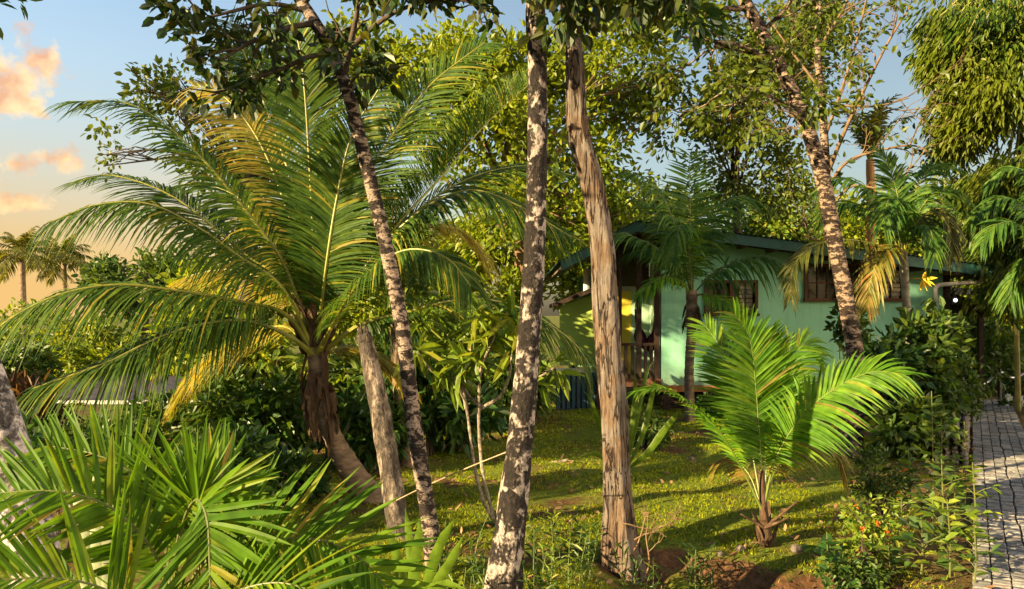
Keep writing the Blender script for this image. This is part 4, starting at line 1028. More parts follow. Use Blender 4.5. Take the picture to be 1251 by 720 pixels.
def wall_palm():
    b = at(1108, 500, 14.6); b[2] = gz(b[0], b[1]); root = thing('feather_palm', 'palm with pale ringed trunk and yellowing drooping fronds in front of the long window', 'palm tree', b)
    trunk(root, np.array([b, at(1109, 430, 14.6), at(1107, 370, 14.6), at(1103, 308, 14.6)]), [.2, .16, .15, .14, .15], 'palm_pale', n=60, sides=12, ring=.04)
    c0 = (1103, 312, 14.6)
    for pts, mat, kw in [
        ([c0, (1075, 300, 14.4), (1035, 293, 14.2), (995, 300, 14), (970, 325, 13.9), (966, 365, 13.9)], 'leafpalm_olive', dict(droop=.6, L=.5)),
        ([c0, (1092, 300, 14.3), (1078, 308, 14.1), (1066, 335, 14), (1058, 375, 14)], 'yellowpalm', dict(droop=.7, L=.45)),
        ([c0, (1118, 275, 14.5), (1137, 258, 14.4), (1150, 256, 14.3), (1160, 275, 14.2), (1163, 310, 14.2)], 'leafpalm_olive', dict(droop=.7, L=.5)),
        ([c0, (1125, 255, 14.6), (1150, 232, 14.7), (1172, 240, 14.8), (1185, 275, 14.9)], 'darkpalm', dict(droop=.6)),
        ([c0, (1085, 260, 14.6), (1055, 228, 14.6), (1025, 218, 14.6), (998, 235, 14.6)], 'darkpalm', dict(droop=.6)),
        ([c0, (1080, 275, 14.4), (1050, 252, 14.3), (1020, 250, 14.2), (998, 270, 14.2)], 'darkpalm', dict(droop=.6)),
        ([c0, (1100, 260, 14.7), (1090, 215, 14.8), (1075, 185, 14.9)], 'darkpalm', dict(hint=(0, -1, .3), droop=.3)),
        ([c0, (1112, 260, 14.7), (1125, 220, 14.8), (1145, 202, 14.9), (1172, 208, 15)], 'darkpalm', dict(droop=.5)),
        ([c0, (1098, 270, 14.3), (1092, 245, 14), (1085, 245, 13.7), (1078, 275, 13.5)], 'darkpalm', dict(droop=.6)),
        ([c0, (1115, 285, 14.3), (1128, 275, 14), (1138, 285, 13.8), (1142, 315, 13.7)], 'darkpalm', dict(droop=.6, L=.45)),
    ]:
        kw.setdefault('L', .62); frond(root, pts, W=.026, n=44, mat=mat, rr=.02, s0=.16, fold=.3, rmat='rachis', **kw)
    mb = MB()
    c = at(1118, 345, 14.3); mb.tube(spline([at(1106, 350, 14.6), at(1114, 340, 14.4), at(1124, 340, 14.3)], 8), .008, sides=5); mb.build('flower_stalk', M['rachis'], root)
    mb = MB(); cs = np.repeat(at(1127, 341, 14.3)[None], 9, 0); mb.leaves(cs, rng.normal(0, 1, (9, 3)) + np.array((.4, -.2, -.4)), rng.normal(0, 1, (9, 3)) + np.array((0, -1, .5)), .24, .06); mb.build('yellow_bloom', M['bloom'], root)


M['bloom'] = leaf_mat('yellow_bloom', [(0, (.5, .36, .03)), (1, (.65, .5, .05))], trans=.3)
wall_palm()


def edge_palm():
    b = at(1290, 500, 13.0); b[2] = 0; root = thing('dark_feather_palm', 'dark green palm whose drooping fronds reach in from the right edge', 'palm tree', b)
    trunk(root, np.array([b, at(1292, 420, 13), at(1290, 330, 13)]), [.24, .2, .2], 'palm_pale', n=40, sides=12, ring=.04)
    c0 = (1288, 335, 13)
    for pts in [
        [c0, (1262, 295, 12.9), (1238, 272, 12.8), (1216, 276, 12.7), (1200, 296, 12.7)],
        [c0, (1265, 270, 13.1), (1240, 245, 13.2), (1212, 245, 13.2), (1188, 268, 13.2)],
        [c0, (1272, 250, 13.3), (1255, 215, 13.4), (1232, 205, 13.4), (1208, 225, 13.5)],
        [c0, (1268, 320, 13.2), (1252, 318, 13.3), (1240, 335, 13.4), (1234, 365, 13.4)],
        [c0, (1300, 270, 13), (1325, 235, 13), (1360, 240, 13)], [c0, (1310, 300, 12.8), (1345, 290, 12.6), (1375, 320, 12.5)], [c0, (1290, 260, 13), (1285, 200, 13.1), (1265, 165, 13.2)],
    ]: frond(root, pts, L=.5, W=.03, n=40, mat='darkpalm', rr=.02, s0=.14, droop=.6, fold=.3, rmat='rachis_dark')
edge_palm()


def far_palms():
    for px, py, d, lab, s in ((27, 318, 46, 'leftmost distant palm silhouetted against the orange sky', 1.0), (78, 322, 50, 'distant palm just right of the leftmost one against the orange sky', .95)):
        b = at(px + 4, 470, d); root = thing('distant_palm', lab, 'palm tree', b, 'distant palms on the left skyline')
        trunk(root, np.array([b, at(px + 2, 390, d), at(px, py, d)]), [.4, .35, .3], 'palm_trunk', n=20, sides=8)
        radial_fronds(root, at(px, py - 8, d), 22, 2.6 * s, (-.1, 1.3), .65, .035, 'leafpalm_olive', nl=34, rr=.03, droop=.55)
    b = at(1064, 330, 25); root = thing('upright_palm', 'palm with upright fronds and orange crownshaft rising behind the roof', 'palm tree', b)
    trunk(root, np.array([b - np.array((0, 0, 3.0)), at(1064, 260, 25), at(1063, 195, 25)]), [.34, .28, .24], 'orange_bark', n=30, sides=10, ring=.04)
    c = at(1063, 200, 25)
    for i in range(11):
        az = i * 2.4; h = np.array((math.cos(az), math.sin(az), 0)); r = rng.uniform(.5, 1.0); hh = rng.uniform(1.3, 2.0)
        p = np.array([c, c + h * r * .3 + np.array((0, 0, hh * .5)), c + h * r * .75 + np.array((0, 0, hh * .9)), c + h * r * 1.3 + np.array((0, 0, hh))])
        frond(root, p, L=.55, W=.03, n=26, mat='leafpalm_olive', rr=.03, droop=.4, hint=(0, .01, 1))
M['orange_bark'] = noise_mat('orange_palm_trunk', [(.3, (.28, .12, .04)), (.7, (.45, .22, .07))], scale=5, stretch=(1, 1, 3), bump=.4)
far_palms()

# ------------------------------------------------------------------ the trunks near the camera
def grow(mb, p, d, l, r, depth, tips, side=5, mat=0, up=.15, split=(2, 4)):
    d = nrm(d); pts = [p]; q = p.copy(); dd = d.copy(); n = 6
    for i in range(n):
        dd = nrm(dd + rng.normal(0, .16, 3) + np.array((0, 0, up * .3))); q = q + dd * l / n; pts.append(q.copy())
    pl = spline(pts, 12); mb.tube(pl, np.linspace(r, r * .5, 12), sides=side, cap=False, mat=mat)
    if depth == 0: tips.append((pl[-1], dd)); tips.append((pl[7], dd)); return
    for k in range(rng.integers(*split)):
        j = rng.integers(5, 12); a = nrm(dd + rng.normal(0, .62, 3)); grow(mb, pl[j], a, l * rng.uniform(.5, .75), r * .5, depth - 1, tips, 4, mat, up)
    tips.append((pl[-1], dd))


def limbed_tree(name, label, base_pts, w, bark, limbs, leaf, k, spread, L, W, depth=2, lr=.03, cat='tree', group=None, trunk_kw=None, up=.15, leafprob=1., droop=.2, split=(2, 4), twl=.55, bough='bark_dark'):
    P = np.array(pxs(base_pts)); P[0, 2] = gz(P[0, 0], P[0, 1]) - .08
    root = thing(name, label, cat, P[0] + np.array((0, 0, .08)), group); tips = []

    def ex(mb):
        for lp, r0 in limbs:
            pl = spline(pxs(lp), 24); mb.tube(pl, np.linspace(r0, r0 * .35, 24), sides=6, cap=False, mat=1)
            for j in range(6, 24, 3):
                d = nrm(pl[min(j + 1, 23)] - pl[j - 1] + rng.normal(0, .5, 3) * np.linalg.norm(pl[min(j + 1, 23)] - pl[j - 1]))
                grow(mb, pl[j], nrm(d + rng.normal(0, .5, 3)), twl * rng.uniform(.6, 1.2), r0 * .4, depth - 1, tips, 4, 1, up, split)
            tips.append((pl[-1], nrm(pl[-1] - pl[-3])))
    trunk(root, P, w, [M[bark], M[bough]], extra=ex, **(trunk_kw or {}))
    if leaf and tips:
        t = np.array([a for a, b in tips]); d = np.array([b for a, b in tips]); keep = rng.random(len(t)) < leafprob; t = t[keep]; d = d[keep]
        mb = MB(); cluster_leaves(mb, t, k, spread, L, W, d, droop=droop, up=.5); mb.build('crown', M[leaf], root)
    return root


limbed_tree('slim_mottled_tree', 'slender leaning tree with mottled bark and a leafy dark crown over the coconut fronds',
            [(533, 706, 6.6), (525, 640, 6.65), (506, 520, 6.75), (491, 400, 6.8), (468, 285, 6.8), (446, 195, 6.8), (424, 110, 6.8), (403, 60, 6.8), (376, 14, 6.8), (335, -45, 6.9)],
            [.16, .135, .13, .125, .12, .115, .11, .105, .10, .08], 'bark_a',
            [([(412, 78, 6.8), (385, 68, 6.7), (345, 84, 6.6), (300, 100, 6.5), (258, 117, 6.4)], .024), ([(376, 14, 6.8), (330, 5, 6.7), (280, 15, 6.6), (225, 30, 6.5)], .024),
             ([(420, 95, 6.8), (428, 55, 6.7), (437, 10, 6.7), (440, -40, 6.6)], .032), ([(428, 60, 6.7), (460, 30, 6.6), (500, 8, 6.5), (560, 0, 6.4), (600, 15, 6.3)], .026), ([(385, 28, 6.8), (350, 35, 6.6), (300, 55, 6.4), (262, 80, 6.3)], .028),
             ([(422, 110, 6.8), (436, 92, 6.6), (446, 82, 6.5), (455, 84, 6.4)], .014), ([(340, -40, 6.9), (300, -60, 6.8), (250, -40, 6.7), (215, 0, 6.6)], .03),
             ([(370, 5, 6.8), (400, -30, 6.6), (470, -45, 6.5), (540, -20, 6.4)], .03)],
            'leaf_canopy', 8, .12, .115, .06, depth=2, twl=.25, droop=.35, leafprob=.52)
limbed_tree('patchy_bark_tree', 'straight tree with black and white lichen patches on its nearly vertical trunk',
            [(610, 756, 5.65), (618, 690, 5.7), (629, 600, 5.75), (641, 480, 5.8), (650, 360, 5.8), (655, 250, 5.8), (657, 120, 5.8), (654, 0, 5.8), (650, -150, 5.8), (660, -330, 5.9)],
            [.25, .205, .18, .158, .145, .138, .134, .13, .12, .1], 'bark_b',
            [([(652, -60, 5.8), (690, -75, 5.6), (740, -50, 5.4), (790, -20, 5.3)], .03), ([(651, -90, 5.8), (680, -60, 5.9), (715, -45, 6), (755, -20, 6.1)], .028), ([(651, -120, 5.8), (730, -140, 5.5), (810, -70, 5.2), (850, -20, 5.1)], .03),
             ([(652, -120, 5.8), (600, -130, 5.6), (560, -80, 5.5), (540, -40, 5.4)], .03), ([(652, -70, 5.8), (680, -50, 5.5), (695, -25, 5.3), (705, -5, 5.2)], .025)],
            'leaf_canopy', 9, .12, .115, .06, depth=2, twl=.26, droop=.5, trunk_kw=dict(n=140, sides=28, rough=.10, freq=6, flare=.3))
limbed_tree('stripped_bark_tree', 'gnarled tree with brown bark stripped off in long vertical grooves and flared roots',
            [(760, 690, 7.1), (757, 640, 7.1), (754, 580, 7.1), (751, 510, 7.1), (744, 440, 7.1), (739, 360, 7.1), (735, 290, 7.1), (721, 215, 7.1), (705, 150, 7.1), (701, 60, 7.1), (694, -50, 7.1), (705, -220, 7.1)],
            [.26, .225, .21, .205, .20, .195, .185, .17, .155, .15, .14, .1], 'wood_c',
            [([(694, -40, 7.1), (720, -60, 6.9), (770, -40, 6.7), (830, -15, 6.6)], .04), ([(698, -90, 7.1), (760, -120, 6.8), (840, -90, 6.6), (900, -40, 6.5)], .04)],
            'leaf_dark', 8, .14, .15, .07, depth=2, twl=.33, droop=.4, trunk_kw=dict(n=150, sides=36, rough=.07, freq=5, grooves=.34, flare=.7))
limbed_tree('leaning_house_tree', 'leaning tree with banded brown and white bark in front of the long window',
            [(1036, 562, 12), (1041, 510, 12), (1045, 440, 12), (1034, 370, 12), (1019, 290, 12), (1005, 220, 12), (984, 150, 12), (955, 85, 12), (915, 10, 12), (875, -70, 12)],
            [.34, .26, .24, .23, .22, .215, .205, .19, .17, .13], 'bark_d',
            [([(985, 152, 12), (960, 130, 11.8), (925, 110, 11.6), (880, 105, 11.5)], .04), ([(955, 85, 12), (915, 60, 11.8), (870, 50, 11.6), (830, 45, 11.5)], .05), ([(930, 40, 12), (960, 10, 11.8), (985, -30, 11.6)], .04),
             ([(915, 10, 12), (870, 10, 11.8), (825, 0, 11.6), (790, -20, 11.4)], .05), ([(895, -30, 12), (850, -60, 11.8), (800, -50, 11.6)], .05)],
            'leaf_olive', 13, .24, .14, .07, depth=2, twl=.8, droop=.3, trunk_kw=dict(n=120, sides=22, rough=.08, flare=.25), bough='bark_d')
limbed_tree('bare_branched_tree', 'half bare tree behind the roof with tan twigs spreading to the right against blue sky',
            [(1022, 470, 18), (1014, 330, 18), (1010, 240, 18), (1006, 150, 18), (999, 70, 18), (1001, 0, 18), (1006, -80, 18)],
            [.28, .24, .22, .19, .16, .13, .08], 'bark_d',
            [([(1010, 215, 18), (1030, 165, 17.8), (1058, 105, 17.6), (1085, 52, 17.5), (1112, 8, 17.4)], .05), ([(1010, 230, 18), (1035, 198, 17.7), (1075, 184, 17.5), (1115, 178, 17.3), (1142, 190, 17.2)], .04),
             ([(1007, 170, 18), (1028, 110, 17.8), (1048, 45, 17.6), (1062, -20, 17.5)], .038), ([(1003, 110, 18), (965, 60, 18.2), (930, 10, 18.3)], .036), ([(1000, 60, 18), (1025, 20, 18), (1050, -30, 18)], .045),
             ([(1012, 260, 18), (1040, 228, 17.6), (1085, 232, 17.3), (1130, 222, 17.1)], .035), ([(1014, 300, 18), (985, 290, 18), (972, 300, 18)], .03), ([(1005, 140, 18), (1030, 130, 17.5), (1070, 130, 17.2), (1110, 120, 17)], .035), ([(1008, 190, 18), (985, 150, 18.2), (960, 140, 18.4)], .04)],
            'leaf_olive', 5, .16, .17, .085, depth=3, twl=1.0, leafprob=.33, split=(2, 4), bough='bark_tan')
# dead pole, lichen covered trunk at the left edge, and one more trunk in the undergrowth
def poles():
    P = np.array(pxs([(500, 700, 7.6), (487, 640, 7.7), (474, 560, 7.8), (462, 490, 7.85), (450, 430, 7.9), (444, 408, 7.9)])); P[0, 2] = gz(*P[0, :2]) - .1
    root = thing('broken_trunk', 'broken off grey trunk without any branches beside the coconut palm stem', 'tree stump', P[0])

    def ex(mb):
        e = P[-1]
        for i in range(9):
            a = rng.uniform(0, 6.28); c = e + np.array((math.cos(a), math.sin(a), 0)) * .045; mb.tube([c - np.array((0, 0, .08)), c + np.array((0, 0, rng.uniform(.0, .10)))], np.array([.03, .008]), sides=5)
    trunk(root, P, [.22, .205, .2, .195, .18, .14], 'bark_stump', n=80, sides=22, rough=.13, freq=6, extra=ex)
    P = np.array(pxs([(62, 830, 4.9), (44, 690, 4.95), (18, 590, 5), (-6, 510, 5.05), (-32, 440, 5.1), (-75, 330, 5.2), (-135, 180, 5.4), (-210, -60, 5.6)])); P[0, 2] = -.1
    root = thing('lichen_trunk_tree', 'thick grey lichen covered trunk leaning out of the frame at the left edge', 'tree', P[0])
    trunk(root, P, [.34, .29, .28, .26, .25, .22, .2, .16], 'bark_l', n=90, sides=24, rough=.08)
    pts, outs = lobes_points([(-200, -110, 5.6, 190, 120, 1.2)], 120, .1); mb = MB(); cluster_leaves(mb, pts, 10, .15, .14, .06, outs); mb.build('crown', M['leaf_dark'], root)
    P = np.array(pxs([(500, 540, 11.5), (493, 500, 11.5), (488, 455, 11.5), (486, 400, 11.5), (490, 330, 11.5)])); P[0, 2] = gz(*P[0, :2]) - .1
    root = thing('reddish_trunk_tree', 'reddish brown trunk half hidden behind the slender mottled tree', 'tree', P[0])
    trunk(root, P, [.3, .25, .22, .2, .1], 'palm_trunk', n=50, sides=14, rough=.12)
    pts, outs = lobes_points([(490, 330, 11.5, 55, 40, .8)], 60, .1); mb = MB(); cluster_leaves(mb, pts, 9, .15, .16, .07, outs); mb.build('crown', M['leaf_mid'], root)
poles()

# ------------------------------------------------------------------ trees behind
G = 'trees standing behind the garden'
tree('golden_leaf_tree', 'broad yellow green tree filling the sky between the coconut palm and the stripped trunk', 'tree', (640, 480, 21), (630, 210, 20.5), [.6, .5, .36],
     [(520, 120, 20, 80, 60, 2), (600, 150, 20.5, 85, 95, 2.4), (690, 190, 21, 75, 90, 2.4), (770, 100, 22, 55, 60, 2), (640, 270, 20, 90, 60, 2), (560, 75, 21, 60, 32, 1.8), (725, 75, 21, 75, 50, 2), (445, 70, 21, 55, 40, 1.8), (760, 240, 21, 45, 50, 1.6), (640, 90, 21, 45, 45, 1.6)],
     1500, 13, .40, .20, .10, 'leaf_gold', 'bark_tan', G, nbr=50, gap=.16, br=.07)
tree('olive_leaf_tree', 'large olive leaved tree above the house roof with sky showing through its crown', 'tree', (905, 480, 24), (895, 200, 23), [.4, .26, .12],
     [(845, 60, 22, 85, 55, 2.3), (920, 110, 22, 75, 75, 2.3), (880, 195, 23, 80, 50, 2), (960, 40, 22, 65, 60, 2), (830, 150, 22, 45, 45, 1.8), (800, 20, 21, 55, 35, 1.8), (940, 215, 23, 60, 45, 1.8), (1010, 60, 24, 50, 70, 1.8)],
     1150, 11, .36, .175, .09, 'leaf_olive', 'bark_dark', G, nbr=20, gap=.26, gfreq=.65, br=.035, fork=.75)
tree('sparse_left_tree', 'sparse tree with small rounded leaves behind the upper left coconut fronds', 'tree', (285, 470, 13.5), (300, 190, 13.5), [.3, .22, .12],
     [(165, 165, 13.5, 45, 40, .8), (220, 125, 13.5, 60, 38, 1), (330, 80, 13.5, 70, 50, 1), (270, 185, 13.5, 80, 45, 1), (420, 95, 14, 60, 55, 1), (150, 190, 13.5, 28, 20, .5)],
     380, 10, .24, .12, .065, 'leaf_olive', 'bark_dark', G, nbr=50, gap=.2, gfreq=.9, br=.05)
tree('round_dark_tree', 'rounded dark tree on the skyline just right of the distant palms', 'tree', (170, 470, 28), (175, 370, 28), [.4, .3, .2],
     [(165, 350, 28, 50, 38, 1.4), (215, 355, 27, 50, 42, 1.4), (130, 340, 29, 25, 20, .8)], 330, 12, .4, .24, .13, 'leaf_mid', 'bark_dark', G, nbr=14)
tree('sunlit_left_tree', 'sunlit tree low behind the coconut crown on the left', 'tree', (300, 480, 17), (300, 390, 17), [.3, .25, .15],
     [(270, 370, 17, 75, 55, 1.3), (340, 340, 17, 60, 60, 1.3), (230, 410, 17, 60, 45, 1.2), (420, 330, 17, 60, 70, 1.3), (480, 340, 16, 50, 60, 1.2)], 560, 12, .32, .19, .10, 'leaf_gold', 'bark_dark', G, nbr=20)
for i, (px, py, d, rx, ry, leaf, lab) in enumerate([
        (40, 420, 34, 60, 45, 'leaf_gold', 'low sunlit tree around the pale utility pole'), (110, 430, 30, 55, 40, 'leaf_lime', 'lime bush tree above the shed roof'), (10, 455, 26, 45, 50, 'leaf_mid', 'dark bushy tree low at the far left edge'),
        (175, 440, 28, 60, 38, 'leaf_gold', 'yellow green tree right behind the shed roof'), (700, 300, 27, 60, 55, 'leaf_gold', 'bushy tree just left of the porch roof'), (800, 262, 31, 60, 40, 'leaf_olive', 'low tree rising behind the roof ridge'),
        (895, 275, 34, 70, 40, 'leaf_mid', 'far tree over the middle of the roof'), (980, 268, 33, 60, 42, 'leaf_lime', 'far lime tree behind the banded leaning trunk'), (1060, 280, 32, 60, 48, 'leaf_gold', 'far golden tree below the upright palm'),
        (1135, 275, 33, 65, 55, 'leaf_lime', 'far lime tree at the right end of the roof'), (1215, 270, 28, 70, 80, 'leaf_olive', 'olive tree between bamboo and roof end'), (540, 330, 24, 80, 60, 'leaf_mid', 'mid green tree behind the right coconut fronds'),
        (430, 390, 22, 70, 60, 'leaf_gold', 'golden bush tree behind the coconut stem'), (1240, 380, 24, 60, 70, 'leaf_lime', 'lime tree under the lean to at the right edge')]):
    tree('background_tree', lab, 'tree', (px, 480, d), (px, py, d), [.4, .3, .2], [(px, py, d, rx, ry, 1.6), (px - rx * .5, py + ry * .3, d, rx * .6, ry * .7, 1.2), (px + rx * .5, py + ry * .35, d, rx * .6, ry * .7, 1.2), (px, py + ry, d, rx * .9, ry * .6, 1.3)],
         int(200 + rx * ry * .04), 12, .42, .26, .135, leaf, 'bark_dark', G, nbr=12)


# tall unseen tree added on the left to shade most of the house front
tree('added_tall_shade_tree', 'tall broad tree added outside the picture on the left to shade the house front', 'tree', (-1700, 780, 5.9), (-1700, -800, 5.9), [.7, .55, .4],
     [(HX - 13.2 / 5.9 * FPX, HY - 7.1 / 5.9 * FPX, 5.9, 380, 300, 2.2), (HX - 15.6 / 4.9 * FPX, HY - 8.2 / 4.9 * FPX, 4.9, 420, 300, 2.0)],
     270, 15, .38, .28, .15, 'leaf_mid', 'bark_dark', None, nbr=24, gap=.22, gfreq=.9, br=.08)

tree('added_sparse_shade_tree', 'thin crowned tree added outside the picture on the left to dapple the house front', 'tree', (-2400, 780, 5.4), (HX - 16.9 / 5.4 * FPX, HY - 7 / 5.4 * FPX, 5.4), [.3, .2, .1],
     [(HX - 16.9 / 5.4 * FPX, HY - 6.9 / 5.4 * FPX, 5.4, 300, 220, 1.3), (HX - 18 / 5.6 * FPX, HY - 7.6 / 5.6 * FPX, 5.6, 200, 200, 1.3)], 60, 8, .26, .24, .11, 'leaf_mid', 'bark_dark', None, nbr=14, gap=.1, br=.03)  # second unseen tree, added so its sparse leaves dapple the wall


def bamboo():
    b = at(1290, 470, 17.5); b[2] = 0; root = thing('bamboo_clump', 'towering bamboo clump with drooping yellow green leaf sprays in the upper right', 'bamboo', b)
    lob = [(1228, 50, 17, 85, 75, 1.8), (1200, 120, 17, 48, 55, 1.5), (1232, 190, 16.6, 48, 70, 1.5), (1175, 20, 17.2, 45, 45, 1.2), (1290, 120, 17, 70, 110, 1.6), (1215, 250, 16.6, 32, 45, 1.2), (1235, 330, 16.5, 40, 60, 1.2), (1165, 70, 17.2, 32, 40, 1), (1198, 205, 16.8, 40, 50, 1.3), (1186, 160, 17, 36, 45, 1.1), (1245, 260, 16.4, 40, 60, 1.2), (1215, 290, 17.5, 40, 50, 1.2), (1185, 235, 17.5, 32, 36, 1.0)]
    pts, outs = lobes_points(lob, 1950, .16, .8, 4.0, .45)
    mb = MB()
    for i in range(11):
        o = np.array((rng.normal(0, .5), rng.normal(0, .5), 0)); e = pts[rng.integers(len(pts))]; top = np.array((b[0] + (e[0] - b[0]) * .25, b[1], 10 + rng.normal(0, 1.0)))
        mb.tube(spline([b + o, (b + o + top) / 2 + rng.normal(0, .2, 3), top, e], 40), np.linspace(.06, .012, 40), sides=8)
    mb.build('culm', M['bamboo_culm'], root)
    mb = MB()
    for p, o in zip(pts[::3], outs[::3]):
        s = p + np.array((.5, .1, .25)) * rng.uniform(.5, 1.4); mb.tube(spline([s, (s + p) / 2 + np.array((0, 0, .12)), p + np.array((-.1, 0, -.25))], 6), np.linspace(.012, .004, 6), sides=4, cap=False)
    mb.build('twig', M['bamboo_culm'], root)
    mb = MB(); cluster_leaves(mb, pts, 17, .32, .23, .055, outs * np.array((1.4, 1, .3)) + np.array((-.5, -.2, 0)), up=.6, hang=True, curl=.25); mb.build('crown', M['leaf_bamboo'], root)
M['bamboo_culm'] = plain('bamboo_culm', (.3, .26, .08), var=.3)
bamboo()

# ------------------------------------------------------------------ bushes and plants
U = 'bushes in the undergrowth'
for c, rx, ry, rd, ncl, k, L, W, leaf, lab, kw in [
    ((560, 510, 12.5), 50, 32, .6, 90, 9, .26, .085, 'leaf_dark', 'dark glossy bush left of the patchy trunk at the lawn edge', {}),
    ((450, 520, 11.3), 60, 45, .7, 140, 9, .2, .09, 'leaf_dark', 'dark bush behind the broken trunk', {}),
    ((330, 510, 10.6), 60, 45, .6, 130, 9, .19, .09, 'leaf_dark', 'dark broad leaved bush left of the coconut stem', {}),
    ((280, 570, 8.3), 55, 45, .5, 120, 9, .13, .06, 'leaf_dark', 'shaded bush behind the bright near palm', {}),
    ((350, 590, 9.0), 40, 30, .4, 80, 9, .15, .07, 'leaf_dark', 'small dark bush at the foot of the coconut palm', {}),
    ((60, 560, 7.0), 60, 40, .6, 120, 9, .14, .06, 'leaf_dark', 'dark bush behind the lichen trunk at the left', {}),
    ((45, 500, 10.0), 50, 40, .6, 90, 9, .26, .045, 'leaf_rust', 'reddish strap leaved bush in front of the shed', dict(droop=.0)),
    ((160, 548, 9.5), 70, 34, .7, 130, 9, .16, .075, 'leaf_mid', 'mid green bush below the lowest coconut frond', {}),
    ((275, 490, 13), 45, 36, .8, 110, 9, .22, .09, 'leaf_mid', 'mid green bush between the shed and the coconut stem', {}),
    ((215, 512, 16), 55, 26, .8, 90, 9, .2, .09, 'leaf_mid', 'bush in front of the right end of the shed', {}),
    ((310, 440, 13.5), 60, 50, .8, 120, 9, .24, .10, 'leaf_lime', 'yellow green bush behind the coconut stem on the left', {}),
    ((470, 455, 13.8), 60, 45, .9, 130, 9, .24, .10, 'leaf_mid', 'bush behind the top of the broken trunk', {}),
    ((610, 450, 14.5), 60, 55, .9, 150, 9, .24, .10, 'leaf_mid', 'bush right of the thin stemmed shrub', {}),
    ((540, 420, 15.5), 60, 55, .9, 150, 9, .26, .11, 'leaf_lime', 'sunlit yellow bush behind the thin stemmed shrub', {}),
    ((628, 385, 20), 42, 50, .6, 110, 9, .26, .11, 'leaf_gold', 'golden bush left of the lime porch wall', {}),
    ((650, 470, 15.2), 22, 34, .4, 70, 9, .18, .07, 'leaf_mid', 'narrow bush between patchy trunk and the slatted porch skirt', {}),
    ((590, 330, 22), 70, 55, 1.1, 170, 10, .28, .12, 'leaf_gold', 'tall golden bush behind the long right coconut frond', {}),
    ((520, 480, 12.2), 30, 40, .5, 70, 8, .38, .07, 'leaf_dark', 'upright strap leaved bush right of the slender mottled tree', dict(droop=-.6)),
    ((1196, 430, 20.5), 38, 50, 1.0, 150, 9, .2, .09, 'leaf_mid', 'bush behind the far end of the path', {}),
    ((1240, 450, 21.5), 40, 45, 1.0, 130, 9, .22, .08, 'leaf_dark', 'dark bush right of the handrail', {}),
    ((1165, 470, 14.2), 32, 55, .6, 150, 8, .12, .06, 'leaf_mid', 'loose bush with yellow flecks between shrub and path', {}),
    ((1085, 465, 12.3), 34, 55, .6, 120, 8, .17, .085, 'leaf_dark', 'glossy dark green shrub left half beside the leaning trunk', {}),
    ((1125, 445, 12.6), 50, 70, .7, 210, 8, .18, .09, 'leaf_mid', 'largest glossy dark green shrub under the drain pipe', {}),
    ((1110, 520, 11.8), 42, 30, .5, 110, 8, .17, .085, 'leaf_mid', 'low glossy shrub just left of the stone edging', {}),
    ((1040, 400, 15.5), 22, 45, .4, 70, 8, .15, .07, 'leaf_mid', 'bush growing against the teal wall behind the leaning trunk', {}),
    ((790, 522, 12.6), 22, 26, .3, 60, 8, .12, .06, 'leaf_mid', 'small bush behind the big strap leaved plant', {}),
    ((880, 500, 15.6), 34, 18, .4, 70, 8, .13, .06, 'leaf_dark', 'low dark bush against the house stilts', {}),
    ((980, 495, 15.8), 50, 20, .4, 90, 8, .13, .06, 'leaf_dark', 'low dark bush below the long window', {}),
]: bush('bush', lab, 'bush', c, rx, ry, rd, ncl, k, L, W, leaf, U, spread=L * .75, **kw)


def frangipani():
    b = at(606, 638, 8.2); b[2] = gz(b[0], b[1]); root = thing('thin_stemmed_shrub', 'open shrub with several thin pale stems and tufts of long yellow green leaves on top', 'shrub', b)
    mb = MB(); tips = []
    S = [[(606, 640, 8.2), (590, 610, 8.2), (578, 560, 8.2), (570, 500, 8.2), (558, 470, 8.2), (535, 440, 8.2)], [(606, 640, 8.2), (592, 590, 8.2), (586, 540, 8.2), (585, 500, 8.2), (588, 450, 8.1), (605, 410, 8.1)],
         [(586, 500, 8.2), (610, 485, 8.2), (622, 460, 8.2), (626, 425, 8.2)], [(570, 500, 8.2), (563, 460, 8.3), (566, 420, 8.3), (572, 395, 8.3)], [(607, 640, 8.2), (612, 600, 8.15), (620, 560, 8.15), (640, 480, 8.1), (676, 450, 8.1)],
         [(586, 495, 8.2), (570, 480, 8.3), (555, 440, 8.4), (548, 410, 8.4)], [(560, 470, 8.2), (530, 455, 8.1), (510, 430, 8)], [(588, 455, 8.1), (575, 430, 8.2), (580, 400, 8.2)]]
    for s in S:
        p = spline(pxs(s), 24); mb.tube(p, np.linspace(.021, .010, 24) * (1 + .12 * np.sin(np.arange(24) * 2.1)), sides=7); tips.append(p[-1])
        if len(s) > 4: tips.append(p[20] + rng.normal(0, .05, 3))
    mb.build('stems', M['bark_pale'], root)
    mb = MB()
    for i in range(10): tips.append(at(rng.uniform(510, 650), rng.uniform(375, 445), 8.2 + rng.normal(0, .25)))
    cluster_leaves(mb, np.array(tips), 15, .08, .27, .07, None, droop=.1, up=.7, curl=.35); mb.build('foliage', M['leaf_lime'], root)
frangipani()


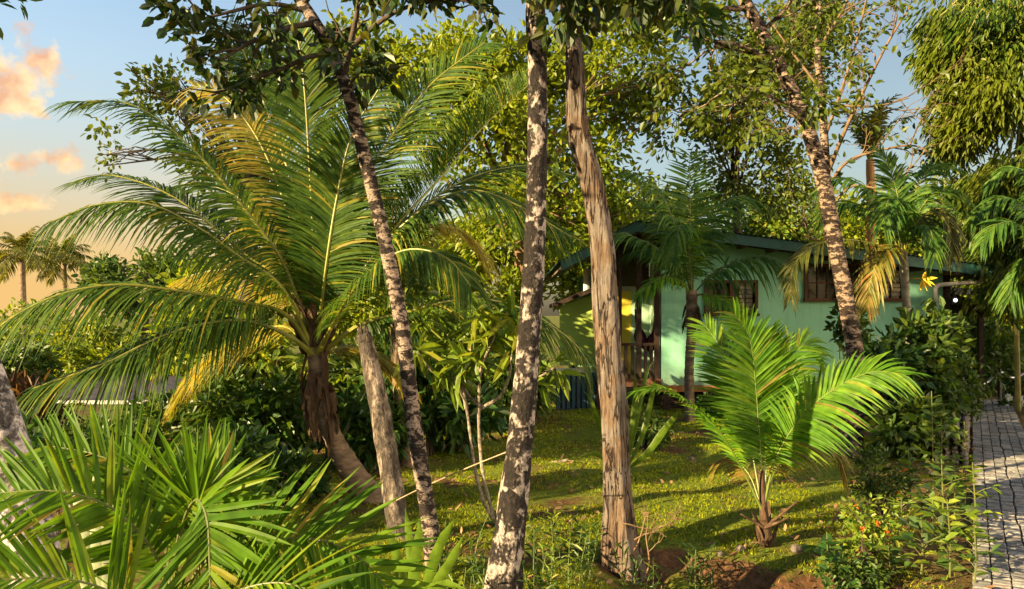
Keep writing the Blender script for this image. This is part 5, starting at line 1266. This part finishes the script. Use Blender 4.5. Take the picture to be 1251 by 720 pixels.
def nest_plant():
    b = at(758, 580, 10.6); b[2] = gz(b[0], b[1]); root = thing('strap_leaved_plant', 'plant with very broad upright strap leaves behind the stripped trunk', 'plant', b)
    blade_plant(root, b, [([(755, 575, 10.6), (735, 530, 10.5), (722, 490, 10.4), (713, 478, 10.3)], .05), ([(757, 570, 10.6), (743, 510, 10.6), (735, 470, 10.6), (726, 440, 10.5)], .055),
                          ([(762, 570, 10.5), (772, 520, 10.5), (776, 480, 10.5), (775, 455, 10.5)], .055), ([(765, 575, 10.5), (785, 530, 10.5), (795, 490, 10.5), (801, 462, 10.4)], .055),
                          ([(765, 575, 10.4), (790, 555, 10.3), (812, 525, 10.2), (832, 500, 10.1)], .065), ([(750, 578, 10.4), (735, 560, 10.2), (722, 555, 10.1), (705, 560, 10)], .04), ([(766, 572, 10.7), (780, 500, 10.8), (790, 455, 10.9), (800, 440, 11)], .05)], 'strap')
    root = thing('broad_strap_plant', 'low plant with broad pointed strap leaves below the broken trunk', 'plant', at(500, 790, 4.6))
    blade_plant(root, None, [([(498, 790, 4.6), (492, 720, 4.6), (478, 660, 4.6), (470, 640, 4.6)], .05), ([(500, 790, 4.6), (505, 700, 4.55), (512, 650, 4.5), (512, 632, 4.5)], .05), ([(502, 790, 4.6), (525, 700, 4.5), (540, 660, 4.4), (556, 634, 4.3)], .045),
                             ([(503, 790, 4.5), (530, 720, 4.4), (548, 690, 4.3), (566, 655, 4.2)], .04), ([(497, 790, 4.5), (480, 720, 4.4), (460, 690, 4.3), (445, 680, 4.3)], .045), ([(499, 790, 4.7), (500, 680, 4.8), (495, 620, 4.8)], .04),
                             ([(500, 790, 4.45), (515, 740, 4.3), (540, 715, 4.2), (570, 720, 4.1)], .04)], 'strap')
    root = thing('pale_leaved_plant', 'plant with whitish pointed leaves half hidden by the bright near palm', 'plant', at(118, 780, 3.9))
    blade_plant(root, None, [([(120, 780, 3.9), (118, 660, 3.9), (117, 600, 3.9), (118, 560, 3.9)], .055), ([(124, 780, 3.9), (130, 660, 3.9), (138, 600, 3.85), (132, 570, 3.85)], .05), ([(112, 780, 3.9), (100, 660, 3.95), (92, 600, 4), (88, 565, 4)], .045), ([(116, 780, 3.85), (88, 650, 3.8), (76, 590, 3.8)], .03)], 'pale_leaf')
nest_plant()


def seedling(px, d, ytop, n, L, lab, leaf='leaf_mid', lean=0, name='seedling', group='leafy seedlings beside the path', W=.45, side=.5):
    b = at(px, 400, d); b[2] = gz(b[0], b[1]); t = at(px + lean, ytop, d); root = thing(name, lab, 'plant', b, group)
    p = spline([b - np.array((0, 0, .03)), b * .6 + t * .4 + np.array((.02, .01, 0)), t], 20); mb = MB(); mb.tube(p, np.linspace(.009, .004, 20), sides=5)
    cs = []; ds = []
    for i in range(n):
        f = .2 + .8 * (i + rng.random() * .5) / n; q = p[int(f * 19)]; az = i * 2.4 + rng.normal(0, .3)
        for a in (az, az + math.pi):
            h = np.array((math.cos(a), math.sin(a), rng.uniform(.1, .7)))
            if side > rng.random() and f < .8:
                e = q + h * L * rng.uniform(.5, 1.4); mb.tube([q, (q + e) / 2 + np.array((0, 0, .01)), e], .003, sides=4); cs += [e, e]; ds += [h, h + rng.normal(0, .6, 3)]
            else: cs.append(q); ds.append(h)
    mb.build('stem', M['rachis_dark'], root)
    cs = np.array(cs); ds = np.array(ds); s = rng.uniform(.6, 1.15, len(cs)); mb = MB(); mb.leaves(cs, ds, np.array((0, 0, 1.0)) + rng.normal(0, .35, (len(cs), 3)), L * s, L * W * s, fold=.35, curl=.25); mb.build('foliage', M[leaf], root)


for a in [(1138, 7.7, 478, 18, .15, 'tallest thin leafy seedling beside the path', 'leaf_lime', 0, .45, .3), (1150, 7.2, 555, 16, .14, 'bushy seedling with round dark leaves below the tall seedling', 'leaf_mid', 0, .6, .9),
          (1192, 7.0, 565, 15, .10, 'seedling climbing along the left edge of the paving', 'leaf_lime', -4, .45, .5), (1190, 6.3, 635, 12, .10, 'short seedling at the lower left edge of the paving', 'leaf_mid', 0, .45, .5),
          (1125, 6.6, 632, 12, .14, 'low seedling with round leaves near the bottom right corner', 'leaf_mid', 0, .6, .8), (1010, 6.5, 650, 12, .14, 'seedling with dark rounded leaves at the foot of the flowering bush', 'leaf_dark', 0, .6, .9),
          (1178, 8.6, 515, 12, .12, 'small seedling in front of the stone edging', 'leaf_lime', 0, .45, .5), (1165, 8.0, 555, 12, .12, 'small seedling between tall seedling and paving', 'leaf_mid', 0, .5, .8),
          (1112, 8.2, 545, 14, .13, 'leafy seedling left of the tallest seedling', 'leaf_mid', -3, .5, .8), (1098, 7.4, 600, 13, .12, 'leafy seedling right of the red flowered bush', 'leaf_lime', 3, .5, .7),
          (1160, 6.5, 610, 14, .13, 'broad seedling just above the bottom right edge of the bed', 'leaf_lime', -3, .55, .7), (1085, 6.6, 668, 10, .12, 'lowest seedling between flowering bush and paving', 'leaf_mid', 0, .6, .7),
          (1148, 9.4, 500, 13, .13, 'seedling half hidden behind the tallest one, near the dark shrub', 'leaf_mid', 2, .5, .7)]:
    seedling(*a[:7], lean=a[7], W=a[8], side=a[9])


def ixora():
    for c, rx, ry, lab, leaf in [((1075, 585, 8.3), 38, 42, 'small leaved bush with red and orange flowers at the lawn edge', 'leaf_mid'), ((1060, 645, 7.1), 34, 40, 'bright green small leaved bush with orange flowers in the bottom right', 'leaf_lime'), ((1045, 705, 6.5), 42, 30, 'lowest small leaved flowering bush at the bottom edge', 'leaf_mid')]:
        r = bush('flowering_bush', lab, 'bush', c, rx, ry, .28, 110, 9, .055, .026, leaf, 'flowering bushes by the lawn', spread=.06, nst=9, gap=.12, gfreq=3)
        mb = MB(); pts, o = lobes_points([(c[0], c[1], c[2], rx, ry, .28)], 7, 0, 1, 0, .2)
        for p, q in zip(pts, o): mb = MB(); mb.leaves(np.repeat(p[None], 9, 0), rng.normal(0, 1, (9, 3)) + q, rng.normal(0, 1, (9, 3)), .03, .018); mb.build('flower_head', M['redflower'], r)
M['redflower'] = leaf_mat('orange_red_flower', [(0, (.5, .08, .02)), (1, (.6, .2, .03))], trans=.3)
ixora()
r_ = bush('pale_flower_plant', 'small plant with pale blue flowers right of the path end', 'plant', (1241, 492, 18.5), 14, 16, .3, 40, 7, .09, .04, 'leaf_mid', None, spread=.08, nst=4)
pts, o = lobes_points([(1241, 490, 18.4, 13, 13, .3)], 14, 0, 1, 0, .2)
M['paleflower'] = leaf_mat('pale_blue_flower', [(0, (.5, .58, .75)), (1, (.65, .7, .8))], trans=.3)
for p, q in zip(pts, o): mb = MB(); mb.leaves(np.repeat(p[None], 6, 0), rng.normal(0, 1, (6, 3)), rng.normal(0, 1, (6, 3)), .09, .06); mb.build('flower_head', M['paleflower'], r_)


M['weedstem'] = plain('weed_stem', (.09, .13, .025))
def weeds():
    W_ = [(548, 6.6, 'weed tuft left of the patchy trunk base'), (575, 5.9, 'weed tuft just left of the patchy trunk at the bottom edge'), (655, 6.7, 'tall weeds right of the patchy trunk'), (672, 7.6, 'feathery weeds midway to the stripped trunk'), (700, 7.1, 'weeds left of the stripped trunk base'),
          (690, 6.2, 'weeds at the bottom edge between the two big trunks'), (660, 5.6, 'narrow leaved weeds at the bottom centre'), (715, 6.5, 'weeds below the stripped trunk'), (790, 6.7, 'weed sprouting on the bank by the stripped trunk'), (845, 6.75, 'weed in the middle of the earth bank'), (600, 6.9, 'weeds between the slim and patchy trunks'),
          (560, 5.5, 'lowest yellow green weeds left of the patchy trunk')]
    for px, d, lab in W_:
        b = at(px, 400, d); b[2] = gz(b[0], b[1]); cs = []; ds = []; mb = MB(); root = thing('weed_tuft', lab, 'weed', b, 'weeds around the tree trunks')
        for i in range(rng.integers(6, 10)):
            h = rng.uniform(.18, .42); a = b + np.array((rng.normal(0, .09), rng.normal(0, .09), 0)); e = a + np.array((rng.normal(0, .07), rng.normal(0, .07), h)); p = spline([a, (a + e) / 2 + rng.normal(0, .012, 3), e], 10); mb.tube(p, np.linspace(.004, .002, 10), sides=4)
            for j in range(2, 10):
                az = j * 2.4 + i; cs.append(p[j]); ds.append((math.cos(az), math.sin(az), rng.uniform(.5, 1.4)))
        mb.build('stems', M['weedstem'], root); k = len(cs); mb = MB(); s = rng.uniform(.6, 1.2, k); mb.leaves(np.array(cs), np.array(ds), rng.normal(0, .3, (k, 3)) + np.array((0, 0, 1)), .10 * s, .02 * s, fold=.3, curl=.3)
        mb.build('foliage', M['leaf_lime' if rng.random() < .3 else 'leaf_mid'], root)
weeds()


def sticks():
    for l, lab in [([(545, 416 + 150, 8.7), (556, 563, 8.7), (566, 561, 8.7)], None)]: pass
    o = MB(); o.tube(spline(pxs([(669, 567, 11.4), (682, 565, 11.4), (694, 562, 11.4)]), 10), np.linspace(.03, .02, 10), sides=6); tag(o.build('fallen_stick', M['bark_pale']), 'short pale stick lying on the lawn between the two big trunks', 'stick')
    root = thing('dead_twigs', 'bare dry twigs sprawling at the foot of the stripped trunk', 'twigs', at(790, 690, 6.9)); mb = MB(); t = []
    for p, d in ((at(775, 660, 6.95), (1, -.2, .5)), (at(770, 680, 6.8), (.5, -.3, .9)), (at(790, 700, 6.7), (.3, 0, 1)), (at(760, 640, 6.9), (1, -.3, -.3))): grow(mb, p, np.array(d, float), .38, .008, 2, t, 4)
    mb.build('twig', M['bark_tan'], root)
    # whitish exposed roots of the leaning tree and stones by the bank
    for i, (px, py, d, s) in enumerate([(905, 668, 7.35, .05), (973, 672, 7.3, .06), (1125, 655, 7.6, .05), (880, 676, 7.2, .035), (1105, 690, 6.9, .045), (845, 560, 11.8, .05)]):
        b = at(px, py, d); b[2] = gz(b[0], b[1]) + s * .3; mb = MB(); th = np.arange(6)
        p = np.array([b + np.array((x * s, .1 * s * x, 0)) for x in np.linspace(-1, 1, 7)]); mb.tube(p, s * np.array([.15, .6, .8, .75, .7, .5, .1]) * rng.uniform(.85, 1.1, 7), sides=8)
        lab = ['stone at the foot of the young coconut palm', 'pale stone on the rim of the earth bank', 'stone beneath the tall seedling', 'small stone on the bank left of the young palm', 'stone on bare soil by the flowering bush', 'stone in front of the slender house palm'][i]
        tag(mb.build('stone', M['stone'], smooth=True), lab, 'stone', 'stones lying about the lawn')
sticks()
